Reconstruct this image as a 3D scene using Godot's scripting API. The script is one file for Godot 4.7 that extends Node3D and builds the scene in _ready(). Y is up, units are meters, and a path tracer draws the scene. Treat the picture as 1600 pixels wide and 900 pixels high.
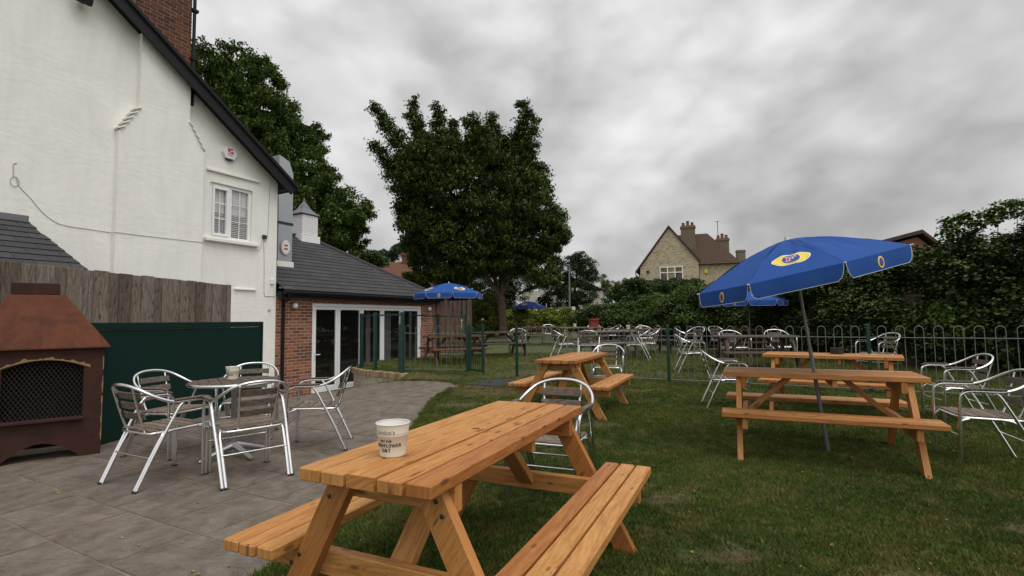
extends Node3D
# A pub garden under an overcast sky.

const F_PX := 786.2            # focal length in pixels of the 1600 x 900 photograph
const CAM_H := 1.2725
var CAM_B := Basis(Vector3(0.99993115, -0.01171049, -0.00075253), Vector3(0.01173464, 0.9978729, 0.06412469), Vector3(0.0, -0.0641291, 0.99794161))
var used := {}
var leaf_tris := 0
var M := {}
var rng := RandomNumberGenerator.new()
var P0 := Vector3(-5.18721, 0, -11.82283)      # origin of the building's own axes: x along the wall, z out of it
const HOUSE_TURN := deg_to_rad(61.7)

# ------------------------------------------------------------------ mesh builder
class MB:
	var v := PackedVector3Array()
	var n := PackedVector3Array()
	var t := PackedVector2Array()
	var c := PackedColorArray()
	var use_c := false
	func tri(a: Vector3, b: Vector3, cc: Vector3, ua := Vector2.ZERO, ub := Vector2.ZERO, uc := Vector2.ZERO) -> void:
		# corners run anticlockwise seen from outside
		var m := (b - a).cross(cc - a)
		if m.length_squared() < 1e-16: return
		m = m.normalized()
		v.append(a); v.append(cc); v.append(b)
		n.append(m); n.append(m); n.append(m)
		t.append(ua); t.append(uc); t.append(ub)
	func tri_n(a: Vector3, b: Vector3, cc: Vector3, na: Vector3, nb: Vector3, nc: Vector3, ua := Vector2.ZERO, ub := Vector2.ZERO, uc := Vector2.ZERO) -> void:
		v.append(a); v.append(cc); v.append(b)
		n.append(na); n.append(nc); n.append(nb)
		t.append(ua); t.append(uc); t.append(ub)
	func quad(a: Vector3, b: Vector3, cc: Vector3, d: Vector3, ua := Vector2.ZERO, ub := Vector2(1, 0), uc := Vector2(1, 1), ud := Vector2(0, 1)) -> void:
		tri(a, b, cc, ua, ub, uc); tri(a, cc, d, ua, uc, ud)
	func box(ctr: Vector3, s: Vector3, xf := Transform3D.IDENTITY, bevel := 0.0, uvo := Vector2.ZERO, uvs := 1.0) -> void:
		# chamfered box; u follows the longest side
		var h := s * 0.5
		var b: float = min(bevel, min(h.x, min(h.y, h.z)) * 0.9)
		var ax := 0
		if s.y > s.x and s.y >= s.z: ax = 1
		elif s.z > s.x and s.z > s.y: ax = 2
		var put := func(pts: Array) -> void:
			var q: Array = []
			var uv: Array = []
			for p in pts:
				q.append(xf * (p + ctr))
			var m: Vector3 = (pts[1] - pts[0]).cross(pts[2] - pts[0]).abs()
			for p in pts:
				var l: float = p[ax]
				var w: float
				var o1 := (ax + 1) % 3
				var o2 := (ax + 2) % 3
				if m[ax] > m[o1] and m[ax] > m[o2]:
					uv.append(Vector2(p[o1] * 0.35, p[o2]) * uvs + uvo)
				else:
					w = p[o2] if m[o1] > m[o2] else p[o1] + s[o2]
					uv.append(Vector2(l, w) * uvs + uvo)
			if q.size() == 4: quad(q[0], q[1], q[2], q[3], uv[0], uv[1], uv[2], uv[3])
			else: tri(q[0], q[1], q[2], uv[0], uv[1], uv[2])
		for a in 3:
			var i := (a + 1) % 3
			var j := (a + 2) % 3
			for sg in [-1.0, 1.0]:
				var pts := []
				for k in [[-1, -1], [1, -1], [1, 1], [-1, 1]]:
					var p := Vector3.ZERO
					p[a] = sg * h[a]; p[i] = k[0] * (h[i] - b); p[j] = k[1] * (h[j] - b)
					pts.append(p)
				if sg < 0: pts.reverse()
				put.call(pts)
		if b <= 0.0: return
		for a in 3:
			var i := (a + 1) % 3
			var j := (a + 2) % 3
			for k in [[1, 1], [-1, 1], [-1, -1], [1, -1]]:
				var p1 := Vector3.ZERO
				var p2 := Vector3.ZERO
				p1[i] = k[0] * h[i]; p1[j] = k[1] * (h[j] - b)
				p2[i] = k[0] * (h[i] - b); p2[j] = k[1] * h[j]
				var lo := -(h[a] - b)
				var hi := h[a] - b
				var q1 := p1; q1[a] = lo
				var q2 := p2; q2[a] = lo
				var q3 := p2; q3[a] = hi
				var q4 := p1; q4[a] = hi
				if k[0] * k[1] > 0: put.call([q1, q2, q3, q4])
				else: put.call([q4, q3, q2, q1])
		for sx in [-1.0, 1.0]:
			for sy in [-1.0, 1.0]:
				for sz in [-1.0, 1.0]:
					var a := Vector3(sx * h.x, sy * (h.y - b), sz * (h.z - b))
					var bb := Vector3(sx * (h.x - b), sy * h.y, sz * (h.z - b))
					var cc := Vector3(sx * (h.x - b), sy * (h.y - b), sz * h.z)
					if sx * sy * sz > 0: put.call([a, bb, cc])
					else: put.call([a, cc, bb])
	func tube(pts: Array, radii, sides := 8, caps := true) -> void:
		var cnt := pts.size()
		var rings := []
		var prev := Vector3.ZERO
		var le := 0.0
		for i in cnt:
			var d: Vector3
			if i == 0: d = pts[1] - pts[0]
			elif i == cnt - 1: d = pts[i] - pts[i - 1]
			else: d = (pts[i + 1] - pts[i]).normalized() + (pts[i] - pts[i - 1]).normalized()
			d = d.normalized()
			var s: Vector3
			if i == 0:
				s = d.cross(Vector3.UP if absf(d.y) < 0.9 else Vector3.RIGHT).normalized()
			else:
				s = (prev - d * prev.dot(d)).normalized()
			prev = s
			var b := d.cross(s)
			var r: float = radii[i] if radii is Array else radii
			var ring := []
			for k in sides + 1:
				var an := TAU * k / sides
				var nn := s * cos(an) + b * sin(an)
				ring.append([pts[i] + nn * r, nn])
			rings.append([ring, le])
			if i < cnt - 1: le += (pts[i + 1] - pts[i]).length()
		for i in cnt - 1:
			for k in sides:
				var a = rings[i][0][k]; var b2 = rings[i][0][k + 1]
				var c2 = rings[i + 1][0][k + 1]; var d2 = rings[i + 1][0][k]
				var u0 := Vector2(rings[i][1], float(k) / sides); var u1 := Vector2(rings[i][1], float(k + 1) / sides)
				var u2 := Vector2(rings[i + 1][1], float(k + 1) / sides); var u3 := Vector2(rings[i + 1][1], float(k) / sides)
				tri_n(a[0], b2[0], c2[0], a[1], b2[1], c2[1], u0, u1, u2)
				tri_n(a[0], c2[0], d2[0], a[1], c2[1], d2[1], u0, u2, u3)
		if caps:
			for k in range(1, sides - 1):
				var r0 = rings[0][0]; var r1 = rings[cnt - 1][0]
				tri(r0[0][0], r0[k + 1][0], r0[k][0])
				tri(r1[0][0], r1[k][0], r1[k + 1][0])
	func lathe(prof: Array, segs := 24, xf := Transform3D.IDENTITY, smooth := true) -> void:
		# prof: Vector2(radius, height), outside runs upwards
		var sm := []
		for i in prof.size():
			var d: Vector2
			if i == 0: d = prof[1] - prof[0]
			elif i == prof.size() - 1: d = prof[i] - prof[i - 1]
			else: d = (prof[i + 1] - prof[i]).normalized() + (prof[i] - prof[i - 1]).normalized()
			sm.append(Vector2(d.y, -d.x).normalized())
		for k in segs:
			var a0 := TAU * k / segs
			var a1 := TAU * (k + 1) / segs
			for i in prof.size() - 1:
				var P := func(j: int, a: float) -> Vector3: return xf * Vector3(prof[j].x * cos(a), prof[j].y, -prof[j].x * sin(a))
				var Nn := func(j: int, a: float) -> Vector3: return xf.basis * Vector3(sm[j].x * cos(a), sm[j].y, -sm[j].x * sin(a))
				var a: Vector3 = P.call(i, a0); var b: Vector3 = P.call(i, a1); var c2: Vector3 = P.call(i + 1, a1); var d2: Vector3 = P.call(i + 1, a0)
				if smooth:
					if prof[i].x > 1e-5: tri_n(a, b, c2, Nn.call(i, a0), Nn.call(i, a1), Nn.call(i + 1, a1), Vector2(a0, prof[i].y), Vector2(a1, prof[i].y), Vector2(a1, prof[i + 1].y))
					if prof[i + 1].x > 1e-5: tri_n(a, c2, d2, Nn.call(i, a0), Nn.call(i + 1, a1), Nn.call(i + 1, a0), Vector2(a0, prof[i].y), Vector2(a1, prof[i + 1].y), Vector2(a0, prof[i + 1].y))
				else:
					quad(a, b, c2, d2)
	func prism(poly: PackedVector2Array, z0: float, z1: float, xf := Transform3D.IDENTITY, sides := true) -> void:
		# outline in x, y; thick from z0 up to z1
		var p := poly
		if Geometry2D.is_polygon_clockwise(p):
			p = PackedVector2Array(); 
			for i in range(poly.size() - 1, -1, -1): p.append(poly[i])
		var ix := Geometry2D.triangulate_polygon(p)
		for i in range(0, ix.size(), 3):
			var a := p[ix[i]]; var b := p[ix[i + 1]]; var c2 := p[ix[i + 2]]
			if (b - a).cross(c2 - a) < 0:
				var tm := b; b = c2; c2 = tm
			tri(xf * Vector3(a.x, a.y, z1), xf * Vector3(b.x, b.y, z1), xf * Vector3(c2.x, c2.y, z1), a, b, c2)
			if sides: tri(xf * Vector3(a.x, a.y, z0), xf * Vector3(c2.x, c2.y, z0), xf * Vector3(b.x, b.y, z0), a, c2, b)
		if sides:
			for i in p.size():
				var a := p[i]; var b := p[(i + 1) % p.size()]
				quad(xf * Vector3(a.x, a.y, z0), xf * Vector3(b.x, b.y, z0), xf * Vector3(b.x, b.y, z1), xf * Vector3(a.x, a.y, z1), a, b, b + Vector2(0.1, 0.1), a + Vector2(0.1, 0.1))
	func mesh() -> ArrayMesh:
		var arr := []
		arr.resize(Mesh.ARRAY_MAX)
		arr[Mesh.ARRAY_VERTEX] = v; arr[Mesh.ARRAY_NORMAL] = n; arr[Mesh.ARRAY_TEX_UV] = t
		if use_c: arr[Mesh.ARRAY_COLOR] = c
		var m := ArrayMesh.new()
		m.add_surface_from_arrays(Mesh.PRIMITIVE_TRIANGLES, arr)
		return m

# ------------------------------------------------------------------ naming and placing
func numbered(called: String, parent: Node = self) -> String:
	var key := str(parent.get_instance_id()) + called
	if not used.has(key):
		used[key] = 0
		return called
	used[key] += 1
	return "%s_%03d" % [called, used[key]]

func thing(called: String, label: String, category: String, at := Vector3.ZERO, turn := 0.0, group := "") -> Node3D:
	var o := Node3D.new()
	o.name = numbered(called)
	add_child(o)
	o.position = at; o.rotation.y = turn
	meta(o, label, category, group)
	return o

func meta(o: Node, label := "", category := "", group := "", kind := "") -> void:
	if label: o.set_meta("label", label)
	if category: o.set_meta("category", category)
	if group: o.set_meta("group", group)
	if kind: o.set_meta("kind", kind)

func put(m, called: String, mat: Material, parent: Node = self) -> MeshInstance3D:
	var o := MeshInstance3D.new()
	o.name = numbered(called, parent)
	o.mesh = m.mesh() if m is MB else m
	o.material_override = mat
	parent.add_child(o, true)
	return o

func copy(src: Node3D, base: String, label: String, at: Vector3, turn: float, group := "") -> Node3D:
	var o: Node3D = src.duplicate()
	o.name = numbered(base)
	add_child(o)
	o.position = at; o.rotation = Vector3(0, turn, 0)
	meta(o, label, "", group)
	return o

func at_px(px: float, py: float, depth: float) -> Vector3:
	var r := Vector3((px - 800.0) / F_PX, -(py - 450.0) / F_PX, -1.0)
	return Vector3(0, CAM_H, 0) + (CAM_B.x * r.x + CAM_B.y * r.y + CAM_B.z * r.z) * depth

func smooth_path(pts: Array, per := 6) -> Array:
	var out := []
	for i in pts.size() - 1:
		var a: Vector3 = pts[max(i - 1, 0)]; var b: Vector3 = pts[i]; var c: Vector3 = pts[i + 1]; var d: Vector3 = pts[min(i + 2, pts.size() - 1)]
		for k in per: out.append(b.cubic_interpolate(c, a, d, float(k) / per))
	out.append(pts[-1])
	return out

func fence_q(x: float, z: float) -> float:
	return (x - 0.088) * 0.447 - (z + 11.05) * 0.894

func lawn_h(x: float, z: float) -> float:
	var q := fence_q(x, z)
	var pts := [[-0.6, 0.0], [1.2, 0.13], [3.7, 0.19], [16.0, 0.35], [40.0, 0.6], [400.0, 1.0]]
	var h := 0.0
	if q >= 400.0: h = 1.0
	elif q > -0.6:
		for i in pts.size() - 1:
			if q < pts[i + 1][0]:
				h = lerpf(pts[i][1], pts[i + 1][1], (q - pts[i][0]) / (pts[i + 1][0] - pts[i][0]))
				break
	h += 0.11 * smoothstep(-1.3, -2.4, x) * smoothstep(-10.9, -11.5, z) * (1.0 - smoothstep(0.5, 2.5, q))
	return h

func house_pt(u: float, y: float, w: float) -> Vector3:
	return P0 + Vector3(0.47409, 0, -0.88048) * u + Vector3(0.88048, 0, 0.47409) * w + Vector3(0, y, 0)

# ------------------------------------------------------------------ textures and materials
func noise(seed_: int, freq: float, oct := 4) -> FastNoiseLite:
	var f := FastNoiseLite.new()
	f.seed = seed_; f.frequency = freq; f.noise_type = FastNoiseLite.TYPE_SIMPLEX_SMOOTH
	f.fractal_type = FastNoiseLite.FRACTAL_FBM; f.fractal_octaves = oct
	return f

func sr(c: Color) -> Color:
	return c.linear_to_srgb()

func tile(f: FastNoiseLite, x: float, y: float, w: float, h: float) -> float:
	# noise that repeats after w and h
	var a := x / w * TAU; var b := y / h * TAU
	return f.get_noise_3d(cos(a) * w / TAU + sin(b) * h / TAU * 0.37, sin(a) * w / TAU, cos(b) * h / TAU) 

func make_tex(w: int, h: int, fn: Callable) -> ImageTexture:
	var im := Image.create(w, h, false, Image.FORMAT_RGB8)
	for y in h:
		for x in w:
			im.set_pixel(x, y, fn.call(x, y))
	im.generate_mipmaps()
	return ImageTexture.create_from_image(im)

func bump_tex(w: int, h: int, strength: float, fn: Callable) -> ImageTexture:
	var im := Image.create(w, h, false, Image.FORMAT_RGB8)
	for y in h:
		for x in w:
			var g: float = clampf(fn.call(x, y), 0, 1)
			im.set_pixel(x, y, Color(g, g, g))
	im.bump_map_to_normal_map(strength)
	return ImageTexture.create_from_image(im)

func ramp(t: float, cols: Array) -> Color:
	t = clampf(t, 0.0, 0.9999) * (cols.size() - 1)
	var i := int(t)
	return cols[i].lerp(cols[i + 1], t - i)

func mat(key: String, col: Color, rough := 0.8, metal := 0.0) -> StandardMaterial3D:
	# col holds linear base colour
	var m := StandardMaterial3D.new()
	m.albedo_color = sr(col); m.roughness = rough; m.metallic = metal
	m.cull_mode = BaseMaterial3D.CULL_DISABLED
	M[key] = m
	return m

func triplanar(m: StandardMaterial3D, scale_: float, world := false) -> void:
	m.uv1_triplanar = true; m.uv1_world_triplanar = world
	m.uv1_scale = Vector3.ONE * scale_

func make_materials() -> void:
	# new softwood: four tones that share the grain
	var g1 := noise(3, 1.0, 4); var g2 := noise(4, 1.0, 3)
	var knots := []
	rng.seed = 91
	for i in 13: knots.append(Vector3(rng.randf_range(20, 490), rng.randf_range(10, 246), rng.randf_range(3, 6.5)))
	var wood := func(dark: Color, mid: Color, light: Color, kn: Color) -> Callable:
		return func(x: int, y: int) -> Color:
			var yy := float(y); var pull := 0.0; var kd := 1e9
			for k in knots:
				var d := Vector2((x - k.x) * 0.45, y - k.y)
				var l := d.length()
				kd = min(kd, l / k.z)
				yy += signf(d.y) * 7.0 * exp(-l * l / (k.z * k.z * 9.0))
			var g := tile(g1, x * 0.012, yy * 0.17, 512 * 0.012, 256 * 0.17) + 0.45 * tile(g2, x * 0.05, yy * 0.7, 512 * 0.05, 256 * 0.7)
			var c := ramp(0.5 + g * 0.85, [dark, mid, light])
			var split := tile(g2, x * 0.02 + 7.0, yy * 0.5, 512 * 0.02, 256 * 0.5)
			if split > 0.52: c = c.lerp(kn, clampf((split - 0.52) * 8.0, 0.0, 0.55))
			if kd < 1.0: c = c.lerp(kn, 0.75)
			elif kd < 1.8: c = c.lerp(kn, (1.8 - kd) * 0.5)
			return sr(c)
	M.new_tex = make_tex(512, 256, wood.call(Color(0.345, 0.148, 0.036), Color(0.445, 0.208, 0.058), Color(0.525, 0.275, 0.088), Color(0.12, 0.042, 0.012)))
	for i in 4:
		var m := mat("wood%d" % i, Color.WHITE, 0.62)
		m.albedo_texture = M.new_tex
		m.albedo_color = sr([Color(1, 0.98, 0.94), Color(0.84, 0.72, 0.60), Color(0.96, 0.88, 0.78), Color(0.76, 0.60, 0.47)][i])
		m.uv1_scale = Vector3(0.9, 2.1, 1)
	M.old_tex = make_tex(512, 256, wood.call(Color(0.095, 0.078, 0.064), Color(0.18, 0.152, 0.126), Color(0.28, 0.245, 0.21), Color(0.04, 0.03, 0.022)))
	for i in 4:
		var m := mat("old%d" % i, Color.WHITE, 0.85)
		m.albedo_texture = M.old_tex
		m.albedo_color = sr([Color(1, 0.98, 0.95), Color(0.75, 0.70, 0.64), Color(1.0, 0.94, 0.86), Color(0.62, 0.55, 0.48)][i])
		m.uv1_scale = Vector3(0.9, 1.8, 1)
	for i in 4:
		var m := mat("slat%d" % i, Color.WHITE, 0.8)
		m.albedo_texture = M.old_tex
		m.albedo_color = sr([Color(0.85, 0.8, 0.74), Color(0.62, 0.58, 0.53), Color(1, 0.94, 0.86), Color(0.74, 0.68, 0.6)][i])
		m.uv1_scale = Vector3(2.2, 3.0, 1)
	for k in [["redwood", Color(0.78, 0.42, 0.30)], ["darkwood", Color(0.42, 0.34, 0.28)], ["greywood", Color(1.2, 1.1, 1.0)], ["tanwood", Color(1.9, 1.2, 0.7)]]:
		var m := mat(k[0], Color.WHITE, 0.8)
		m.albedo_texture = M.old_tex; m.albedo_color = sr(k[1].clamp()); m.uv1_scale = Vector3(0.9, 1.8, 1)
	# painted render
	var s1 := noise(11, 1.0, 4); var s2 := noise(12, 1.0, 3)
	var stucco := func(x: int, y: int) -> float: return 0.5 + 0.5 * tile(s1, x * 0.016, y * 0.05, 512 * 0.016, 512 * 0.05) + 0.16 * tile(s2, x * 0.09, y * 0.13, 512 * 0.09, 512 * 0.13)
	var w := mat("render_paint", Color(0.86, 0.855, 0.81), 0.8)
	w.normal_enabled = true; w.normal_texture = bump_tex(512, 512, 5.0, stucco); w.normal_scale = 0.15
	w.albedo_texture = make_tex(512, 512, func(x, y):
		var a := tile(s1, x * 0.008 + 4.0, y * 0.008, 512 * 0.008, 512 * 0.008)
		var b := tile(s2, x * 0.04, y * 0.012, 512 * 0.04, 512 * 0.012)
		var v := clampf(0.945 + 0.06 * a + 0.04 * b, 0, 1)
		return sr(Color(v, v * 0.995, v * 0.98)))
	triplanar(w, 0.42)
	mat("white_trim", Color(0.80, 0.79, 0.72), 0.7)
	mat("upvc", Color(0.80, 0.80, 0.80), 0.3)
	mat("black_paint", Color(0.008, 0.008, 0.009), 0.5)
	M.black_paint.metallic_specular = 0.35
	# slate
	var n1 := noise(21, 1.0, 4); var n2 := noise(22, 1.0, 2)
	var slate_t := make_tex(256, 256, func(x, y):
		var v := 0.78 + 0.35 * tile(n1, x * 0.03, y * 0.09, 256 * 0.03, 256 * 0.09) + 0.2 * tile(n2, x * 0.15, y * 0.15, 256 * 0.15, 256 * 0.15)
		return sr(Color(v, v, v).clamp()))
	for i in 4:
		var m := mat("slate%d" % i, [Color(0.048, 0.048, 0.052), Color(0.040, 0.040, 0.044), Color(0.055, 0.054, 0.056), Color(0.044, 0.042, 0.045)][i], 0.8)
		m.albedo_texture = slate_t; triplanar(m, 2.5)
	mat("lead", Color(0.16, 0.165, 0.175), 0.5, 0.3)
	# brick
	var bt := make_tex(256, 256, func(x, y):
		var v := 0.8 + 0.4 * tile(n1, x * 0.08, y * 0.08, 256 * 0.08, 256 * 0.08) + 0.2 * tile(n2, x * 0.4, y * 0.4, 256 * 0.4, 256 * 0.4)
		return sr(Color(v, v * 0.98, v * 0.96).clamp()))
	var reds := [Color(0.30, 0.105, 0.052), Color(0.23, 0.082, 0.046), Color(0.36, 0.135, 0.065), Color(0.16, 0.066, 0.044), Color(0.27, 0.115, 0.07)]
	for i in 5:
		var m := mat("brick%d" % i, reds[i], 0.9); m.albedo_texture = bt; triplanar(m, 3.0)
		m = mat("stack%d" % i, reds[i] * Color(0.42, 0.34, 0.34), 0.9); m.albedo_texture = bt; triplanar(m, 3.0)
	for i in 4:
		var m := mat("buff%d" % i, [Color(0.40, 0.29, 0.16), Color(0.32, 0.23, 0.13), Color(0.46, 0.35, 0.21), Color(0.27, 0.19, 0.11)][i], 0.92); m.albedo_texture = bt; triplanar(m, 3.0)
	mat("mortar", Color(0.40, 0.32, 0.24), 0.95)
	mat("mortar_dark", Color(0.21, 0.145, 0.105), 0.95)
	var yb := mat("yellow_brick", Color(1, 1, 1), 0.95)
	var yrng := RandomNumberGenerator.new(); yrng.seed = 5
	var ytone := []
	for i in 900: ytone.append(yrng.randf())
	yb.albedo_texture = make_tex(512, 256, func(x, y):
		var row := int(y / 8.0); var col := int((x + (row % 2) * 11) / 21.34) % 24
		var v: float = ytone[(row * 25 + col) % 900]
		var j: bool = y % 8 == 0
		var c := Color(0.38, 0.32, 0.21).lerp(Color(0.52, 0.455, 0.32), v)
		if v > 0.86: c = Color(0.29, 0.22, 0.14)
		if j: c = c.lerp(Color(0.44, 0.39, 0.30), 0.6)
		return sr(c))
	yb.uv1_scale = Vector3(0.18, 0.42, 1)
	# stone paving
	var st := make_tex(512, 512, func(x, y):
		var a := tile(n1, x * 0.012, y * 0.012, 512 * 0.012, 512 * 0.012); var b := tile(s1, x * 0.03, y * 0.09, 512 * 0.03, 512 * 0.09); var c2 := tile(n2, x * 0.25, y * 0.25, 512 * 0.25, 512 * 0.25)
		var v := 0.72 + 0.34 * a + 0.20 * b + 0.18 * c2
		if a > 0.34 and b > 0.1: v += 0.07
		return sr(Color(v, v * (0.98 + 0.04 * a), v * (0.96 + 0.08 * a)).clamp()))
	var st_n := bump_tex(512, 512, 5.0, func(x, y): return 0.5 + 0.45 * tile(s1, x * 0.02, y * 0.05, 512 * 0.02, 512 * 0.05) + 0.1 * tile(n2, x * 0.2, y * 0.2, 512 * 0.2, 512 * 0.2))
	for i in 5:
		var m := mat("stone%d" % i, [Color(0.182, 0.150, 0.120), Color(0.174, 0.146, 0.118), Color(0.188, 0.154, 0.122), Color(0.168, 0.142, 0.116), Color(0.178, 0.146, 0.116)][i], 0.8)
		m.albedo_texture = st; m.normal_enabled = true; m.normal_texture = st_n; m.normal_scale = 0.6
		triplanar(m, 0.8, true)
		m.uv1_offset = Vector3(i * 0.31, i * 0.17, i * 0.53)
	var js := mat("joint_sand", Color(0.27, 0.205, 0.135), 0.97); js.albedo_texture = st; triplanar(js, 0.5, true)
	var cc := mat("concrete", Color(0.42, 0.385, 0.32), 0.95); cc.albedo_texture = st; triplanar(cc, 0.9, true)
	var cd := mat("concrete_pale", Color(0.58, 0.55, 0.47), 0.95); cd.albedo_texture = st; triplanar(cd, 2.0, true)
	# lawn
	var l1 := noise(31, 1.0, 5); var l2 := noise(32, 1.0, 3)
	var lawn := mat("lawn", Color(1, 1, 1), 0.95)
	lawn.vertex_color_use_as_albedo = true
	lawn.albedo_texture = make_tex(512, 512, func(x, y):
		var a := tile(l1, x * 0.03, y * 0.03, 512 * 0.03, 512 * 0.03); var b := tile(l2, x * 0.3, y * 0.3, 512 * 0.3, 512 * 0.3)
		var v := 0.68 + 0.3 * a + 0.45 * b
		return sr(Color(v * (1.0 + 0.15 * a), v, v * 0.95).clamp()))
	triplanar(lawn, 1.1, true)
	var gb := mat("grass_blade", Color(1, 1, 1), 0.85)
	gb.metallic_specular = 0.2
	gb.vertex_color_use_as_albedo = true
	gb.backlight_enabled = true; gb.backlight = Color(0.10, 0.14, 0.04)
	# metals
	var al := mat("aluminium", Color(0.80, 0.80, 0.81), 0.2, 1.0)
	mat("cast_aluminium", Color(0.55, 0.55, 0.56), 0.38, 1.0)
	var rust_t := make_tex(512, 512, func(x, y):
		var a := tile(n1, x * 0.012, y * 0.02, 512 * 0.012, 512 * 0.02); var b := tile(l1, x * 0.05, y * 0.05, 512 * 0.05, 512 * 0.05); var c2 := tile(n2, x * 0.3, y * 0.3, 512 * 0.3, 512 * 0.3)
		return sr(ramp(0.5 + 0.55 * a + 0.22 * b + 0.1 * c2, [Color(0.060, 0.020, 0.010), Color(0.115, 0.036, 0.015), Color(0.17, 0.054, 0.020), Color(0.13, 0.048, 0.022)])))
	var ru := mat("rust", Color(0.74, 0.66, 0.62), 0.85); ru.albedo_texture = rust_t; triplanar(ru, 0.9)
	var rd := mat("rust_dark", Color(0.25, 0.19, 0.18), 0.85); rd.albedo_texture = rust_t; triplanar(rd, 0.7)
	mat("scale_pale", Color(0.27, 0.165, 0.075), 0.95)
	mat("burnt_steel", Color(0.035, 0.027, 0.023), 0.8)
	mat("soot", Color(0.012, 0.010, 0.009), 0.95)
	mat("galvanised", Color(0.17, 0.175, 0.175), 0.5, 0.45)
	mat("green_paint", Color(0.006, 0.040, 0.032), 0.35)
	mat("green_panel", Color(0.003, 0.022, 0.017), 0.55)
	M.green_panel.metallic_specular = 0.3
	mat("grey_steel", Color(0.20, 0.21, 0.215), 0.45, 0.5)
	mat("duct", Color(0.40, 0.42, 0.44), 0.45, 0.7)
	mat("dark_plastic", Color(0.02, 0.02, 0.022), 0.5)
	mat("white_plastic", Color(0.74, 0.74, 0.73), 0.4)
	mat("red_mark", Color(0.60, 0.03, 0.03), 0.5)
	mat("red_paint", Color(0.24, 0.018, 0.016), 0.6)
	mat("grey_text", Color(0.42, 0.42, 0.40), 0.6)
	mat("print_dark", Color(0.05, 0.06, 0.045), 0.6)
	mat("print_grey", Color(0.32, 0.27, 0.26), 0.6)
	mat("bucket_cream", Color(0.66, 0.62, 0.52), 0.5)
	mat("bucket_white", Color(0.72, 0.71, 0.67), 0.5)
	mat("rubber", Color(0.032, 0.031, 0.033), 0.85)
	mat("cable", Color(0.42, 0.41, 0.37), 0.7)
	# parasol cloth
	var blue := mat("blue_cloth", Color(0.023, 0.075, 0.270), 0.85)
	blue.metallic_specular = 0.25
	blue.backlight_enabled = true; blue.backlight = Color(0.01, 0.03, 0.12)
	mat("piping", Color(0.56, 0.56, 0.56), 0.7)
	mat("emblem_white", Color(0.74, 0.74, 0.72), 0.7)
	mat("emblem_yellow", Color(0.72, 0.56, 0.07), 0.7)
	mat("emblem_blue", Color(0.03, 0.05, 0.22), 0.7)
	mat("emblem_red", Color(0.50, 0.035, 0.05), 0.7)
	# glass
	var gl := mat("glass", Color(0.012, 0.014, 0.014), 0.03)
	gl.transparency = BaseMaterial3D.TRANSPARENCY_ALPHA; gl.albedo_color.a = 0.28; gl.metallic_specular = 0.5
	var wg := mat("window_glass", Color(0.05, 0.055, 0.055), 0.03)
	wg.transparency = BaseMaterial3D.TRANSPARENCY_ALPHA; wg.albedo_color.a = 0.06
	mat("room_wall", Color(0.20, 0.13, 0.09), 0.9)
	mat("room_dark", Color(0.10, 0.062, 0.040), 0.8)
	mat("blind", Color(0.80, 0.80, 0.78), 0.6)
	mat("reflection_strip", Color(0.40, 0.40, 0.38), 0.9)  # pale tone for the reflections imitated behind the door panes
	# plants
	var bk := mat("bark", Color(1, 1, 1), 0.95)
	bk.albedo_texture = make_tex(256, 256, func(x, y):
		var v := 0.5 + 0.6 * tile(n1, x * 0.03, y * 0.12, 256 * 0.03, 256 * 0.12)
		return sr(ramp(v, [Color(0.035, 0.027, 0.02), Color(0.09, 0.07, 0.05), Color(0.14, 0.115, 0.085)])))
	bk.uv1_scale = Vector3(0.6, 1.0, 1)
	var lf := mat("leaf", Color(1, 1, 1), 0.62)
	lf.metallic_specular = 0.3
	lf.vertex_color_use_as_albedo = true
	lf.backlight_enabled = true; lf.backlight = Color(0.14, 0.20, 0.04)
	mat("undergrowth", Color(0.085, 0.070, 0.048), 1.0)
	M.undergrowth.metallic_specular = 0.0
	var rt := mat("clay_tile", Color(0.155, 0.068, 0.040), 0.9); rt.albedo_texture = bt; triplanar(rt, 0.4)
	var rt2 := mat("brown_tile", Color(0.082, 0.046, 0.028), 0.9); rt2.albedo_texture = bt; triplanar(rt2, 0.4)
	mat("dark_tile", Color(0.05, 0.04, 0.036), 0.9)
	mat("far_render", Color(0.56, 0.53, 0.46), 0.9)
	mat("far_glass", Color(0.03, 0.035, 0.04), 0.1)
	mat("terracotta", Color(0.28, 0.085, 0.045), 0.85)
	var cb := mat("chimney_brick", Color(0.20, 0.17, 0.12), 0.95); cb.albedo_texture = bt; triplanar(cb, 1.2)

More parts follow.
